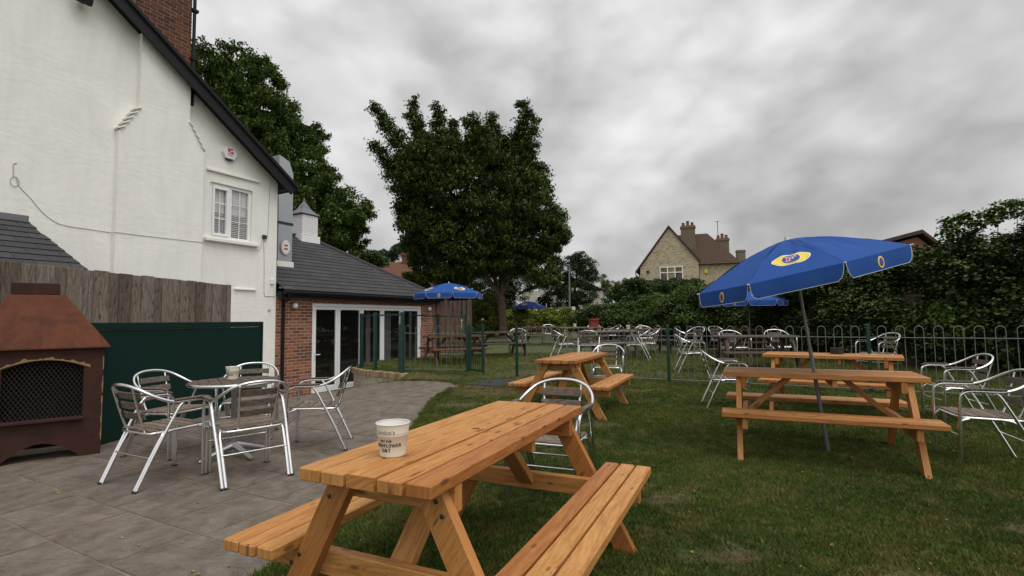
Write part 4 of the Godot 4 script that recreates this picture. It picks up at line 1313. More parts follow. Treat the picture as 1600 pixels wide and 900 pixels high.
	for u in [0.045, 5.138]:
		var lm := thing("wall_light", ["small round white bulkhead light on brickwork beside the downpipe", "small round white bulkhead light on brickwork past the last folding door"][0 if u < 1 else 1], "light", house_pt(u, 1.68, 0.003), HOUSE_TURN, "white lights on the brick extension")
		var lb := MB.new()
		lb.tube([Vector3(0, 0, 0), Vector3(0, 0, 0.03)], 0.035, 10)
		put(lb, "mount", M.white_plastic, lm)
		lb = MB.new()
		lb.lathe([Vector2(0.0, -0.068), Vector2(0.04, -0.062), Vector2(0.058, -0.03), Vector2(0.062, 0.01), Vector2(0.05, 0.045), Vector2(0.0, 0.06)], 14, Transform3D(Basis.IDENTITY, Vector3(0, 0, 0.075)))
		put(lb, "globe", M.white_plastic, lm)
	# metal flue box on the roof
	var fu := thing("metal_flue", "square galvanised metal flue box with oval plate behind white house", "flue", house_pt(0.37, 2.62, -0.95), HOUSE_TURN)
	boxed(fu, "plinth", M.white_trim, -0.24, -0.05, -0.24, 0.24, 0.18, 0.24, 0.01)
	boxed(fu, "lower_duct", M.duct, -0.205, 0.18, -0.205, 0.205, 1.12, 0.205, 0.006)
	boxed(fu, "flange", M.dark_plastic, -0.22, 1.12, -0.22, 0.22, 1.18, 0.22)
	var ud := MB.new()
	ud.prism(PackedVector2Array([Vector2(-0.205, 1.18), Vector2(0.205, 1.18), Vector2(0.205, 2.45), Vector2(0.08, 2.75), Vector2(-0.205, 2.85)]), -0.205, 0.205)
	put(ud, "upper_duct", M.duct, fu)
	var op := MB.new()
	op.prism(ellipse(0.0, 0.55, 0.15, 0.21), 0.206, 0.235)
	put(op, "oval_plate", M.duct, fu)
	op = MB.new(); op.prism(ellipse(0.0, 0.55, 0.115, 0.175), 0.235, 0.239)
	put(op, "plate_face", M.white_plastic, fu)
	op = MB.new()
	for y in [0.50, 0.59]: op.box(Vector3(0, y, 0.241), Vector3(0.10, 0.045, 0.004))
	put(op, "red_label", M.red_mark, fu)
	# louvred cupola on the ridge
	var cu := thing("roof_cupola", "white louvred cupola with flared grey cap on slate ridge", "cupola", house_pt(2.46, 3.70, -2.65), HOUSE_TURN)
	boxed(cu, "base_skirt", M.upvc, -0.34, -0.25, -0.34, 0.34, 0.20, 0.34, 0.01)
	boxed(cu, "louvre_box", M.room_wall, -0.27, 0.20, -0.27, 0.27, 0.84, 0.27)
	for i in 12:
		var lv := MB.new()
		var y := 0.245 + i * 0.05
		for s in 4:
			lv.box(Vector3(0, y, 0.285), Vector3(0.56, 0.042, 0.01), Transform3D(Basis(Vector3.UP, s * PI / 2), Vector3.ZERO) * Transform3D(Basis.IDENTITY, Vector3.ZERO))
		put(lv, "louvre", M.upvc, cu)
	var cp := MB.new()
	cp.lathe([Vector2(0.47, 0.84), Vector2(0.47, 0.87), Vector2(0.34, 0.93), Vector2(0.20, 1.05), Vector2(0.10, 1.20), Vector2(0.03, 1.28), Vector2(0.025, 1.36), Vector2(0.0, 1.42)], 4, Transform3D(Basis(Vector3.UP, PI / 4), Vector3.ZERO), false)
	put(cp, "cap", M.lead, cu)

func slates(roof: Node, clip: PackedVector2Array, origin: Vector3, bs: Basis, length: float, gauge: float, wide: float, x0: float, x1: float) -> void:
	var row := 0
	var y := -0.03
	while y < length - 0.05:
		var x := x0 - (wide / 2 if row % 2 == 1 else 0.0) 
		while x < x1:
			for pc in Geometry2D.intersect_polygons(rect(x + 0.003, y, x + wide - 0.003, min(y + gauge + 0.03, length)), clip):
				var ar := 0.0
				for k in pc.size(): ar += pc[k].cross(pc[(k + 1) % pc.size()])
				if absf(ar) < 0.008: continue
				var m := MB.new()
				m.prism(pc, 0.004, 0.012)
				for k in m.v.size():
					var p := m.v[k]
					p.z += 0.014 * (1.0 - (p.y - y) / (gauge + 0.03))
					m.v[k] = p
				put_at(m, "slate", M["slate%d" % rng.randi_range(0, 3)], roof, origin, bs)
			x += wide
		y += gauge; row += 1

func build_outbuilding() -> void:
	rng.seed = 53
	var t := thing("slate_lean_to", "low lean-to with dark slate roof against white wall behind wooden fence", "building", P0, HOUSE_TURN)
	boxed(t, "front_wall", M.render_paint, -8.8, -0.05, 1.75, -4.78, 1.82, 1.87)
	boxed(t, "end_wall", M.render_paint, -4.95, -0.05, 0.13, -4.80, 1.80, 1.74)
	var o := Vector3(-8.9, 1.85, 2.0)
	var dz := 1.85; var dy := 1.01
	var sl := Vector2(dz, dy).length()
	var bs := Basis(Vector3.RIGHT, Vector3(0, dy, -dz) / sl, Vector3(0, dz, dy) / sl)
	var deck := MB.new()
	deck.prism(PackedVector2Array([Vector2(0, 0), Vector2(4.31, 0), Vector2(4.07, sl), Vector2(0, sl)]), -0.05, 0.0)
	var rf := put_at(deck, "roof", M.slate1, t, o, bs)
	slates(rf, PackedVector2Array([Vector2(1.6, -0.03), Vector2(4.33, -0.03), Vector2(4.09, sl), Vector2(1.6, sl)]), Vector3.ZERO, Basis.IDENTITY, sl, 0.2, 0.36, 1.6, 4.4)
	boxed(t, "ridge_flashing", M.lead, -8.9, 2.82, 0.13, -4.80, 2.93, 0.24, 0.01)

func build_side_fence() -> void:
	rng.seed = 54
	var turn := deg_to_rad(85.53)
	var gp := Vector3(-4.40, 0, -5.4)
	var t := thing("wooden_fence", "weathered grey wooden board fence rising behind dark green panel", "fence", Vector3(-5.37, 0, -6.59), turn)
	var s := -2.3
	var i := 0
	while s < 2.68:
		var w: float = rng.randf_range(0.172, 0.205)
		if s + w > 2.70: w = 2.70 - s
		if w < 0.04: break
		var h := 1.985 + rng.randf_range(-0.008, 0.008)
		var b := MB.new()
		b.box(Vector3.ZERO, Vector3(w + 0.014, h - 0.03, 0.018), Transform3D.IDENTITY, 0.003, Vector2(rng.randf() * 4, rng.randf() * 4), 1.0)
		put_at(b, "board", M["old%d" % [0, 1, 2, 0, 2, 1, 3, 2][i % 8]], t, Vector3(s + w / 2, 0.03 + (h - 0.03) / 2, -0.055 + (0.010 if i % 2 == 0 else -0.011)), Basis(Vector3.UP, rng.randf_range(-0.02, 0.02)))
		s += w; i += 1
	for y in [0.4, 1.6]: boxed(t, "rail", M.old1, -2.3, y, -0.12, 2.65, y + 0.08, -0.075)
	for x in [-1.9, 0.2, 2.5]: boxed(t, "post", M.old3, x, 0, -0.21, x + 0.09, 1.8, -0.125)
	var g := thing("green_panel_wall", "low dark green metal panel wall in front of wooden fence", "wall", gp, turn)
	for q in [[-0.10, 1.48], [1.485, 2.97]]:
		boxed(g, "panel", M.green_panel, q[0], 0.004, -0.03, q[1], 1.215, 0.0, 0.004)
	boxed(g, "cap_rail", M.green_panel, -0.10, 1.217, -0.035, 2.975, 1.30, 0.012, 0.006)
	boxed(g, "end_post", M.green_panel, 2.975, 0.0, -0.04, 3.02, 1.298, 0.014, 0.004)

func build_fireplace() -> void:
	var yaw := deg_to_rad(38.0)
	var t := thing("steel_fireplace", "rusty steel outdoor fireplace with sloping hood and arched mesh opening", "fireplace", Vector3(-4.467, 0, -4.83), yaw)
	# front plate with arched opening and arched foot
	var pl := PackedVector2Array([Vector2(-0.44, 0), Vector2(-0.27, 0)])
	for i in 13: pl.append(Vector2(-0.27 + 0.54 * i / 12.0, 0.02 + 0.14 * sin(PI * i / 12.0)))
	pl.append_array(PackedVector2Array([Vector2(0.27, 0), Vector2(0.44, 0), Vector2(0.44, 0.39), Vector2(-0.44, 0.39)]))
	var b := MB.new()
	b.prism(pl, -0.03, 0.0)
	b.prism(rect(-0.44, 0.39, -0.29, 1.05), -0.03, 0.0)
	b.prism(rect(0.29, 0.39, 0.44, 1.05), -0.03, 0.0)
	var ar := PackedVector2Array([Vector2(0.29, 1.05), Vector2(-0.29, 1.05)])
	for i in 13:
		var x := -0.29 + 0.58 * i / 12.0
		ar.append(Vector2(x, 0.865 + 0.075 * (1.0 - pow(x / 0.29, 2.0))))
	b.prism(ar, -0.03, 0.0)
	put(b, "front_plate", M.rust_dark, t)
	b = MB.new()
	# box narrows a little to the back
	b.quad(Vector3(0.44, 0.05, -0.03), Vector3(0.38, 0.05, -0.42), Vector3(0.38, 1.05, -0.42), Vector3(0.44, 1.05, -0.03))
	b.quad(Vector3(-0.38, 0.05, -0.42), Vector3(-0.44, 0.05, -0.03), Vector3(-0.44, 1.05, -0.03), Vector3(-0.38, 1.05, -0.42))
	b.quad(Vector3(0.38, 0.05, -0.42), Vector3(-0.38, 0.05, -0.42), Vector3(-0.38, 1.05, -0.42), Vector3(0.38, 1.05, -0.42))
	b.quad(Vector3(-0.43, 0.30, -0.03), Vector3(0.43, 0.30, -0.03), Vector3(0.38, 0.30, -0.42), Vector3(-0.38, 0.30, -0.42))
	for x in [-0.36, 0.36]: b.box(Vector3(x, 0.025, -0.38), Vector3(0.05, 0.05, 0.05))
	put(b, "fire_box", M.rust_dark, t)
	b = MB.new()
	b.quad(Vector3(-0.37, 0.31, -0.40), Vector3(0.37, 0.31, -0.40), Vector3(0.37, 1.04, -0.40), Vector3(-0.37, 1.04, -0.40))
	put(b, "sooty_back", M.soot, t)
	# diamond mesh guard
	b = MB.new()
	for k in range(-22, 23):
		for s in [1.0, -1.0]:
			var pts := []
			for q in 2:
				var y := 0.36 + q * 0.62
				pts.append(Vector2(k * 0.034 + s * (y - 0.67) * 0.62, y))
			for seg in Geometry2D.intersect_polyline_with_polygon(PackedVector2Array(pts), rect(-0.30, 0.37, 0.30, 0.95)):
				b.tube([Vector3(seg[0].x, seg[0].y, -0.037 - 0.003 * s), Vector3(seg[-1].x, seg[-1].y, -0.037 - 0.003 * s)], 0.0022, 4)
	put(b, "mesh_guard", M.burnt_steel, t)
	boxed(t, "ash_lip", M.rust_dark, -0.30, 0.36, 0.002, 0.30, 0.385, 0.045, 0.004)
	# flaking pale edge over the arch
	b = MB.new()
	rng.seed = 3
	var torn := PackedVector2Array()
	var arch := func(x: float) -> float: return 0.868 + 0.076 * (1.0 - pow(x / 0.31, 2.0))
	for i in 41:
		var x := -0.36 + 0.70 * i / 40.0
		torn.append(Vector2(x, arch.call(x) + 0.002))
	for i in range(40, -1, -1):
		var x := -0.36 + 0.70 * i / 40.0
		torn.append(Vector2(x, arch.call(x) + 0.006 + absf(soil2.get_noise_2d(x * 14.0, 3.0)) * 0.05 + rng.randf() * 0.007))
	b.prism(torn, 0.002, 0.007)
	put(b, "flaking_edge", M.scale_pale, t)
	b = MB.new()
	for i in 26:
		var h := 0.035
		var w := rng.randf_range(0.004, 0.013)
		if rng.randf() < 0.2: continue
		b.box(Vector3(0.4415 - w * 0.35, 0.12 + i * 0.033, -0.004), Vector3(w, h, 0.015), Transform3D.IDENTITY, 0.002)
	put(b, "flaking_edge", M.scale_pale, t)
	# hood
	b = MB.new()
	var lo := [Vector3(-0.49, 1.065, 0.05), Vector3(0.49, 1.065, 0.05), Vector3(0.46, 1.065, -0.46), Vector3(-0.46, 1.065, -0.46)]
	var hi := [Vector3(-0.29, 1.575, -0.12), Vector3(0.12, 1.575, -0.12), Vector3(0.12, 1.575, -0.34), Vector3(-0.29, 1.575, -0.34)]
	for i in 4:
		var j := (i + 1) % 4
		b.quad(lo[i], lo[j], hi[j], hi[i])
		b.quad(lo[i] - Vector3(0, 0.014, 0), lo[j] - Vector3(0, 0.014, 0), lo[j], lo[i])
	b.quad(lo[3] - Vector3(0, 0.014, 0), lo[2] - Vector3(0, 0.014, 0), lo[1] - Vector3(0, 0.014, 0), lo[0] - Vector3(0, 0.014, 0))
	b.quad(hi[0], hi[1], hi[2], hi[3])
	put(b, "hood", M.rust, t)
	boxed(t, "flue_collar", M.rust_dark, -0.27, 1.575, -0.33, 0.07, 1.69, -0.13, 0.006)

func build_retaining_wall() -> void:
	rng.seed = 55
	var pts := []
	for q in [[1.62, 0.40], [1.45, 0.62], [1.25, 1.0], [1.06, 1.4], [0.94, 2.0], [0.84, 2.45], [0.80, 2.72]]: pts.append(house_pt(q[0] + 0.02, 0, q[1]))
	pts = smooth_path(pts, 8)
	var t := thing("retaining_wall", "curved low wall topped with buff upright bricks holding back the lawn", "wall", pts[0])
	var b := MB.new()
	for i in pts.size() - 1:
		var a: Vector3 = pts[i] - pts[0]; var c: Vector3 = pts[i + 1] - pts[0]
		var d := (c - a).normalized()
		b.box(Vector3.ZERO, Vector3((c - a).length() + 0.01, 0.50, 0.10), Transform3D(along(a, c), (a + c) / 2 + Vector3(0, -0.25, 0)))
	put(b, "rendered_base", M.concrete_pale, t)
	b = MB.new()
	for i in 60:
		var p: Vector3 = pts[rng.randi_range(0, pts.size() - 2)] - pts[0]
		var o := to_uw(p + pts[0])
		b.box(Vector3.ZERO, Vector3(rng.randf_range(0.04, 0.1), 0.025, 0.06), Transform3D(Basis(Vector3.UP, rng.randf() * 3.0), p + Vector3(-0.055, -0.008 + rng.randf_range(-0.01, 0.005), -0.03)), 0.008)
	put(b, "mortar_bed", M.concrete_pale, t)
	var carry := 0.0
	for i in pts.size() - 1:
		var a: Vector3 = pts[i]; var c: Vector3 = pts[i + 1]
		var l := (c - a).length()
		var x := -carry
		while x + 0.075 <= l:
			x += 0.075
			var m := MB.new()
			m.box(Vector3.ZERO, Vector3(0.066, 0.125, 0.215), Transform3D.IDENTITY, 0.006)
			put_at(m, "brick", M["buff%d" % rng.randi_range(0, 3)], t, a.lerp(c, x / l) - pts[0] + Vector3(0, 0.066 + rng.randf_range(-0.003, 0.004), 0), along(a, c) * Basis(Vector3.UP, rng.randf_range(-0.03, 0.03)))
		carry = l - x

# ------------------------------------------------------------------ fences
func hoop_fence(label: String, stations: Array, called := "bow_top_fence") -> Node3D:
	var p0: Vector3 = stations[0]
	var t := thing(called, label, "fence", p0, 0.0, "bow top railings")
	var hoop := MB.new()
	var hp := [Vector3(-0.056, 0.06, 0), Vector3(-0.056, 1.02, 0)]
	for i in range(1, 8): hp.append(Vector3(-cos(PI * i / 8.0) * 0.056, 1.02 + sin(PI * i / 8.0) * 0.06, 0))
	hp.append(Vector3(0.056, 1.02, 0)); hp.append(Vector3(0.056, 0.06, 0))
	hoop.tube(hp, 0.006, 6)
	var hm := hoop.mesh()
	var post := MB.new()
	post.box(Vector3(0, 0.545, 0), Vector3(0.05, 1.13, 0.05), Transform3D.IDENTITY, 0.004)
	post.box(Vector3(0, 1.118, 0), Vector3(0.054, 0.016, 0.054), Transform3D.IDENTITY, 0.005)
	var pm := post.mesh()
	for i in stations.size():
		var p: Vector3 = stations[i]
		var dir: Vector3 = stations[min(i + 1, stations.size() - 1)] - stations[max(i - 1, 0)]
		var po := put(pm, "post", M.green_paint, t)
		dir.y = 0
		po.transform = Transform3D(along(Vector3.ZERO, dir), p - p0 + Vector3(0, -0.02, 0))
		if i == stations.size() - 1: break
		var q: Vector3 = stations[i + 1]
		var l := (q - p).length()
		var bs := along(p, q)
		for y in [0.08, 0.90]:
			var r := MB.new()
			r.box(Vector3.ZERO, Vector3(l - 0.055, 0.010 if y > 0.5 else 0.010, 0.036), Transform3D.IDENTITY, 0.002)
			put_at(r, "rail", M.galvanised, t, (p + q) / 2 - p0 + Vector3(0, y, 0), bs)
		var n := int((l - 0.12) / 0.228)
		for k in n:
			var o := put(hm, "hoop", M.galvanised, t)
			var f := (0.06 + (l - 0.12) * (k + 0.5) / n) / l
			var flat := Vector3(q.x - p.x, 0, q.z - p.z)
			o.transform = Transform3D(along(Vector3.ZERO, flat), p.lerp(q, f) - p0)
	return t

func lawn_pt(x: float, z: float) -> Vector3:
	return Vector3(x, lawn_h(x, z), z)

func build_fences() -> void:
	var s := []
	for k in 5:
		var x := 0.088 + 2.80 * k; var z := -11.05 + 1.44 * k
		s.append(lawn_pt(x, z))
	s[1] = lawn_pt(2.955, -9.616); s[2] = lawn_pt(5.70, -8.1); s[3] = lawn_pt(8.45, -6.55); s[4] = lawn_pt(11.2, -5.0)
	hoop_fence("long row of galvanised bow top railings from gate opening to dark hedge", s)
	hoop_fence("short section of bow top railings between brick wall and open gate", [lawn_pt(-2.60, -11.62) + Vector3(0, 0.0, 0), lawn_pt(-1.07, -11.86)])
	# open gate leaf
	var h := lawn_pt(-1.02, -11.80); var e := lawn_pt(-0.64, -11.25)
	var g := thing("metal_gate", "open dark green metal gate leaf of upright bars", "gate", h)
	var l := (e - h).length()
	var bs := along(Vector3.ZERO, Vector3(e.x - h.x, 0, e.z - h.z))
	for x in [0.03, l - 0.03]:
		put_at(plank(Vector3(0.045, 1.08, 0.045), 0.004), "stile", M.green_paint, g, bs * Vector3(x, 0.60, 0), bs)
	for y in [0.10, 0.93]:
		put_at(plank(Vector3(l - 0.10, 0.04, 0.04), 0.003), "rail", M.green_paint, g, bs * Vector3(l / 2, y, 0), bs)
	for i in 6:
		var x := 0.11 + (l - 0.22) * i / 5.0
		var b := MB.new(); b.tube([Vector3(0, 0.06, 0), Vector3(0, 1.06 + (0.06 if i % 2 else 0.0), 0)], 0.007, 6)
		put_at(b, "bar", M.green_paint, g, bs * Vector3(x, 0, 0), bs)
	# taller green posts and rail by the doors
	var tp := thing("tall_green_railing", "tall dark green posts with a single top rail before folding doors", "railing", house_pt(1.36, 0.13, 0.88))
	var st := [house_pt(1.36, 0.13, 0.88), house_pt(1.06, 0.13, 1.62), house_pt(0.86, 0.13, 2.62)]
	for i in 3:
		put_at(plank(Vector3(0.075, 1.36, 0.075), 0.005), "post", M.green_paint, tp, st[i] - st[0] + Vector3(0, 0.68, 0), Basis(Vector3.UP, HOUSE_TURN))
		if i < 2:
			var a: Vector3 = st[i] - st[0] + Vector3(0, 1.30, 0); var c: Vector3 = st[i + 1] - st[0] + Vector3(0, 1.30, 0)
			put_at(plank(Vector3((c - a).length() - 0.08, 0.035, 0.035), 0.003), "top_rail", M.green_paint, tp, (a + c) / 2, along(a, c))
	# far railing round the decked corner
	var fr := [lawn_pt(-2.75, -13.6), lawn_pt(-2.1, -14.2), lawn_pt(-1.35, -14.6)]
	var fp := thing("corner_railing", "dark green railing posts joined by a rail beside the brick corner", "railing", fr[0])
	for i in 3:
		put_at(plank(Vector3(0.07, 1.32, 0.07), 0.005), "post", M.green_paint, fp, fr[i] - fr[0] + Vector3(0, 0.65, 0))
		if i < 2:
			var a: Vector3 = fr[i] - fr[0] + Vector3(0, 1.24, 0); var c: Vector3 = fr[i + 1] - fr[0] + Vector3(0, 1.24, 0)
			put_at(plank(Vector3((c - a).length() - 0.08, 0.035, 0.035), 0.003), "top_rail", M.green_paint, fp, (a + c) / 2, along(a, c))
	# brown slatted screen beyond
	rng.seed = 61
	var sa := lawn_pt(-2.72, -16.6); var sb := lawn_pt(-1.42, -17.0)
	var sc := thing("timber_screen", "dark brown slatted timber screen beside the brick extension", "screen", sa)
	var sd := along(sa, Vector3(sb.x, sa.y, sb.z))
	for i in 9:
		put_at(plank(Vector3(0.11, 1.95, 0.025), 0.003), "slat", M.darkwood, sc, sd * Vector3(0.06 + i * 0.155, 0.99, 0), sd)
	for x in [0.0, 0.68, 1.38]: put_at(plank(Vector3(0.09, 2.05, 0.09), 0.004), "post", M.darkwood, sc, sd * Vector3(x, 1.02, -0.07), sd)
	for y in [0.35, 1.75]: put_at(plank(Vector3(1.40, 0.08, 0.03), 0.003), "rail", M.darkwood, sc, sd * Vector3(0.69, y, -0.03), sd)
	# rubber mat in the gateway
	var mt := thing("rubber_mat", "dark ribbed rubber mat lying on worn ground in gateway", "mat", Vector3(-0.30, lawn_h(-0.3, -10.45) + 0.014, -10.35), deg_to_rad(-32))
	for i in 15:
		boxed(mt, "rib", M.rubber, -0.42, 0.004, -0.64 + i * 0.085, 0.42, 0.022, -0.64 + i * 0.085 + 0.06, 0.004)
	boxed(mt, "backing", M.rubber, -0.45, 0.0, -0.67, 0.45, 0.010, 0.65)

# ------------------------------------------------------------------ greenery
const DARK := [Color(0.016, 0.030, 0.010), Color(0.030, 0.055, 0.016), Color(0.055, 0.088, 0.024)]
const MID := [Color(0.042, 0.078, 0.018), Color(0.080, 0.132, 0.029), Color(0.140, 0.190, 0.046)]
const TREE := [Color(0.027, 0.050, 0.013), Color(0.056, 0.090, 0.021), Color(0.125, 0.160, 0.038)]
const LIME := [Color(0.055, 0.088, 0.016), Color(0.115, 0.150, 0.027), Color(0.20, 0.22, 0.04)]
const IVY := [Color(0.028, 0.046, 0.014), Color(0.054, 0.085, 0.025), Color(0.125, 0.165, 0.050)]

func build_trees() -> void:
	# the maple-like tree in the middle of the garden
	rng.seed = 301
	var D := 27.0
	var base := at_px(786, 520, D); base.y = lawn_h(base.x, base.z)
	var t := thing("garden_tree", "tall broad leafy tree with forked trunk standing in garden lawn", "tree", base)
	var k := D / F_PX
	var fork := at_px(783, 462, D) - base
	var tr := MB.new()
	tr.tube(smooth_path([Vector3(0, -0.1, 0), Vector3(0.02, 0.5, 0), Vector3(-0.02, 1.3, 0.03), fork], 4), [0.30, 0.27, 0.25, 0.24, 0.23, 0.225, 0.22, 0.21, 0.21, 0.205, 0.20, 0.20, 0.19], 10)
	put(tr, "trunk", M.bark, t)
	for q in [[745, 400, 0.15, -1.0], [760, 380, 0.12, 1.0], [790, 360, 0.12, -0.5], [812, 390, 0.13, 0.8], [700, 330, 0.09, 0.6], [840, 360, 0.09, -0.8], [770, 300, 0.1, 0.4]]:
		limb(t, fork + Vector3(0, -0.15, 0), at_px(q[0], q[1], D + q[3]) - base, q[2], q[2] * 0.4, "limb", 0.3)
	var spec := [[735, 300, 80, 80], [690, 310, 58, 66], [790, 308, 62, 72], [735, 375, 80, 52], [688, 368, 46, 42], [800, 378, 55, 46], [655, 278, 32, 40], [668, 340, 38, 40], [830, 318, 30, 44], [720, 415, 46, 24], [680, 418, 36, 20], [838, 410, 36, 24], [712, 252, 40, 34], [752, 240, 26, 34], [782, 252, 34, 34], [808, 250, 28, 36], [682, 246, 30, 34], [655, 254, 24, 26], [645, 306, 26, 32], [850, 362, 24, 28], [866, 348, 14, 20], [872, 374, 14, 18], [700, 432, 34, 14], [848, 430, 22, 14], [660, 392, 20, 20], [795, 415, 40, 18], [760, 405, 40, 18]]
	# upright shoots along the top and left edge
	var shoots := [[587, 170, 8, 7], [598, 184, 10, 9], [606, 200, 12, 12], [617, 220, 14, 15], [630, 242, 18, 18], [640, 262, 18, 18], [584, 226, 7, 6], [594, 238, 10, 9], [604, 254, 11, 12], [614, 272, 13, 14], [624, 296, 14, 14], [646, 162, 6, 9], [645, 178, 9, 10], [652, 196, 10, 12], [657, 216, 13, 15], [664, 236, 16, 16], [684, 172, 8, 10], [684, 190, 11, 12], [690, 210, 13, 14], [690, 230, 16, 16], [708, 194, 6, 11], [710, 214, 10, 12], [716, 232, 14, 14], [729, 188, 4, 10], [742, 190, 9, 11], [745, 208, 12, 12], [745, 228, 16, 14], [768, 184, 7, 10], [770, 200, 11, 12], [774, 220, 16, 15], [776, 238, 18, 15], [816, 166, 7, 8], [822, 178, 9, 9], [818, 196, 11, 10], [836, 186, 6, 6], [834, 202, 9, 8], [812, 214, 15, 13], [822, 232, 16, 15], [806, 240, 16, 16], [840, 262, 11, 11], [846, 282, 10, 12], [858, 296, 6, 6], [852, 312, 10, 12], [878, 340, 7, 10], [884, 362, 6, 8], [628, 328, 11, 12], [634, 350, 11, 12], [636, 376, 11, 10], [632, 268, 10, 10], [652, 410, 10, 8], [868, 326, 6, 7]]
	for i in range(0, shoots.size(), 2):
		var q = shoots[i]
		limb(t, at_px(lerpf(q[0], 750.0, 0.55), lerpf(q[1], 400.0, 0.5), D + rng.randf_range(-0.6, 0.6)) - base, at_px(q[0], q[1] + 4, D) - base, 0.055, 0.012, "branch", 0.2)
	var spray := leaf_mesh(6, 0.17, 0.145, 1, 0.66)
	var twig := leaf_mesh(6, 0.12, 0.135, 9, 0.66)
	foliage(t, "crown", px_lobes(spec, D, base, 2.6), 560.0, spray, TREE, 0.55, 30, 0.30)
	foliage(t, "upper_shoots", px_lobes(shoots, D, base, 0.5), 820.0, twig, TREE, 0.1, 6, 0.8)
	# plane-like tree behind the house
	rng.seed = 302
	D = 26.0
	base = at_px(400, 520, D); base.y = 0.3
	t = thing("large_tree", "huge rounded leafy tree rising behind the white house roof", "tree", base)
	tr = MB.new(); tr.tube([Vector3(0, -0.2, 0), Vector3(0.1, 2.5, 0), Vector3(-0.1, 5.0, 0.2)], [0.5, 0.42, 0.34], 10)
	put(tr, "trunk", M.bark, t)
	for q in [[350, 150], [420, 190], [470, 240], [520, 340], [380, 260]]: limb(t, Vector3(-0.1, 4.8, 0.2), at_px(q[0], q[1], D) - base, 0.22, 0.06, "limb")
	spec = [[330, 120, 42, 42], [300, 104, 32, 32], [372, 112, 38, 28], [410, 118, 26, 22], [340, 170, 55, 45], [390, 170, 45, 45], [420, 175, 45, 35], [380, 230, 60, 45], [440, 215, 50, 35], [480, 215, 26, 24], [450, 260, 55, 40], [495, 268, 26, 30], [470, 310, 50, 40], [500, 340, 45, 38], [535, 330, 38, 32], [560, 345, 22, 24], [550, 368, 26, 22], [520, 375, 40, 24], [480, 370, 45, 35], [420, 320, 50, 50], [500, 300, 25, 22], [565, 325, 12, 12]]
	foliage(t, "crown", px_lobes(spec, D, base, 2.4), 560.0, spray, MID, 0.6, 26, 0.30)
	# smaller trees and hedges along the far edges: name, label, depth, colours, lobes, density, leaf
	var small := leaf_mesh(6, 0.14, 0.12, 2, 0.55)
	var fine := leaf_mesh(7, 0.20, 0.14, 3, 0.5)
	var list := [
		["bushy_tree", "rounded green tree showing past the slate hip of extension roof", 34.0, MID, [[575, 402, 20, 12], [560, 398, 14, 12], [590, 408, 12, 8]], 900.0, 575],
		["pine_tree", "dark spreading pine far behind the red tiled house", 60.0, DARK, [[605, 396, 14, 9], [622, 386, 10, 7], [632, 392, 16, 10], [648, 392, 14, 9], [612, 402, 12, 7], [655, 402, 16, 10]], 260.0, 628],
		["street_tree", "dark green conical tree behind the street lamp", 46.0, DARK, [[905, 402, 14, 12], [898, 425, 26, 24], [915, 420, 18, 24], [890, 452, 40, 26], [918, 455, 20, 24], [868, 440, 26, 24], [880, 470, 44, 16], [925, 430, 10, 14], [910, 410, 14, 14]], 230.0, 895],
		["lime_shrub", "bright yellow green shrub growing behind the garden tree trunk", 30.0, LIME, [[755, 500, 28, 22], [735, 495, 18, 18], [775, 495, 20, 20], [750, 520, 30, 14], [765, 475, 20, 16], [745, 476, 14, 12], [812, 494, 14, 16]], 800.0, 758],
		["golden_shrub", "golden leaved shrub peeping over the slate roof end", 30.0, LIME, [[655, 436, 14, 6], [640, 432, 10, 7], [672, 430, 16, 7], [660, 448, 14, 9]], 1300.0, 655],
		["backdrop_tree", "dense dark tree filling the gap behind the garden tree trunk", 44.0, DARK, [[722, 436, 42, 30], [768, 446, 44, 30], [806, 436, 30, 34], [692, 452, 28, 24], [846, 436, 24, 18], [760, 478, 44, 18], [716, 478, 36, 16], [700, 430, 30, 20], [780, 470, 30, 20]], 330.0, 765],
		["yellow_tree", "yellow tinged young tree beyond the far hedge", 60.0, LIME, [[943, 438, 7, 9], [950, 450, 10, 10], [960, 446, 9, 9], [968, 456, 14, 9], [985, 455, 14, 10], [978, 442, 8, 7]], 260.0, 962],
		["far_treetop", "distant dark rounded treetop beside the yellow brick house", 90.0, DARK, [[994, 438, 9, 6], [1000, 446, 14, 9]], 90.0, 996],
	]
	for q in list:
		rng.seed = 400 + int(q[2]) + int(q[6])
		var b2 := at_px(q[6], 520, q[2]); b2.y = lawn_h(b2.x, b2.z)
		var o := thing(q[0], q[1], "tree" if q[0].contains("tree") else "shrub", b2)
		var lo := px_lobes(q[4], q[2], b2, q[2] * 0.04)
		foliage(o, "crown", lo, q[5], small if q[2] < 32 else fine, q[3], 0.3)
		var top: Vector3 = lo[0][0]
		var s := MB.new(); s.tube([Vector3(0, -0.1, 0), Vector3(top.x * 0.3, top.y * 0.5, top.z * 0.3), top], [0.16, 0.12, 0.04], 7)
		put(s, "trunk", M.bark, o)
	# clipped hedge along the back
	rng.seed = 501
	D = 36.0
	var hb := at_px(880, 515, D); hb.y = lawn_h(hb.x, hb.z)
	var he := thing("garden_hedge", "long bright green garden hedge behind the far tables", "hedge", hb)
	var hl := []
	for i in 26: hl.append([792 + i * 7.2, 496 + sin(i * 1.3) * 3.0, 12, 11 + sin(i * 2.1) * 2])
	for i in 14: hl.append([800 + i * 12, 508, 14, 9])
	foliage(he, "foliage", px_lobes(hl, D, hb, 0.8), 900.0, small, [Color(0.07, 0.11, 0.016), Color(0.15, 0.20, 0.028), Color(0.27, 0.30, 0.05)], 0.4)
	hl = []
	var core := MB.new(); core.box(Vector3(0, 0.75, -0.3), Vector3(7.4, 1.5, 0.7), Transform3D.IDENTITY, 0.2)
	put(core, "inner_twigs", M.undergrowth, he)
	# dark shrubs in front of the brick house
	rng.seed = 502
	D = 28.0
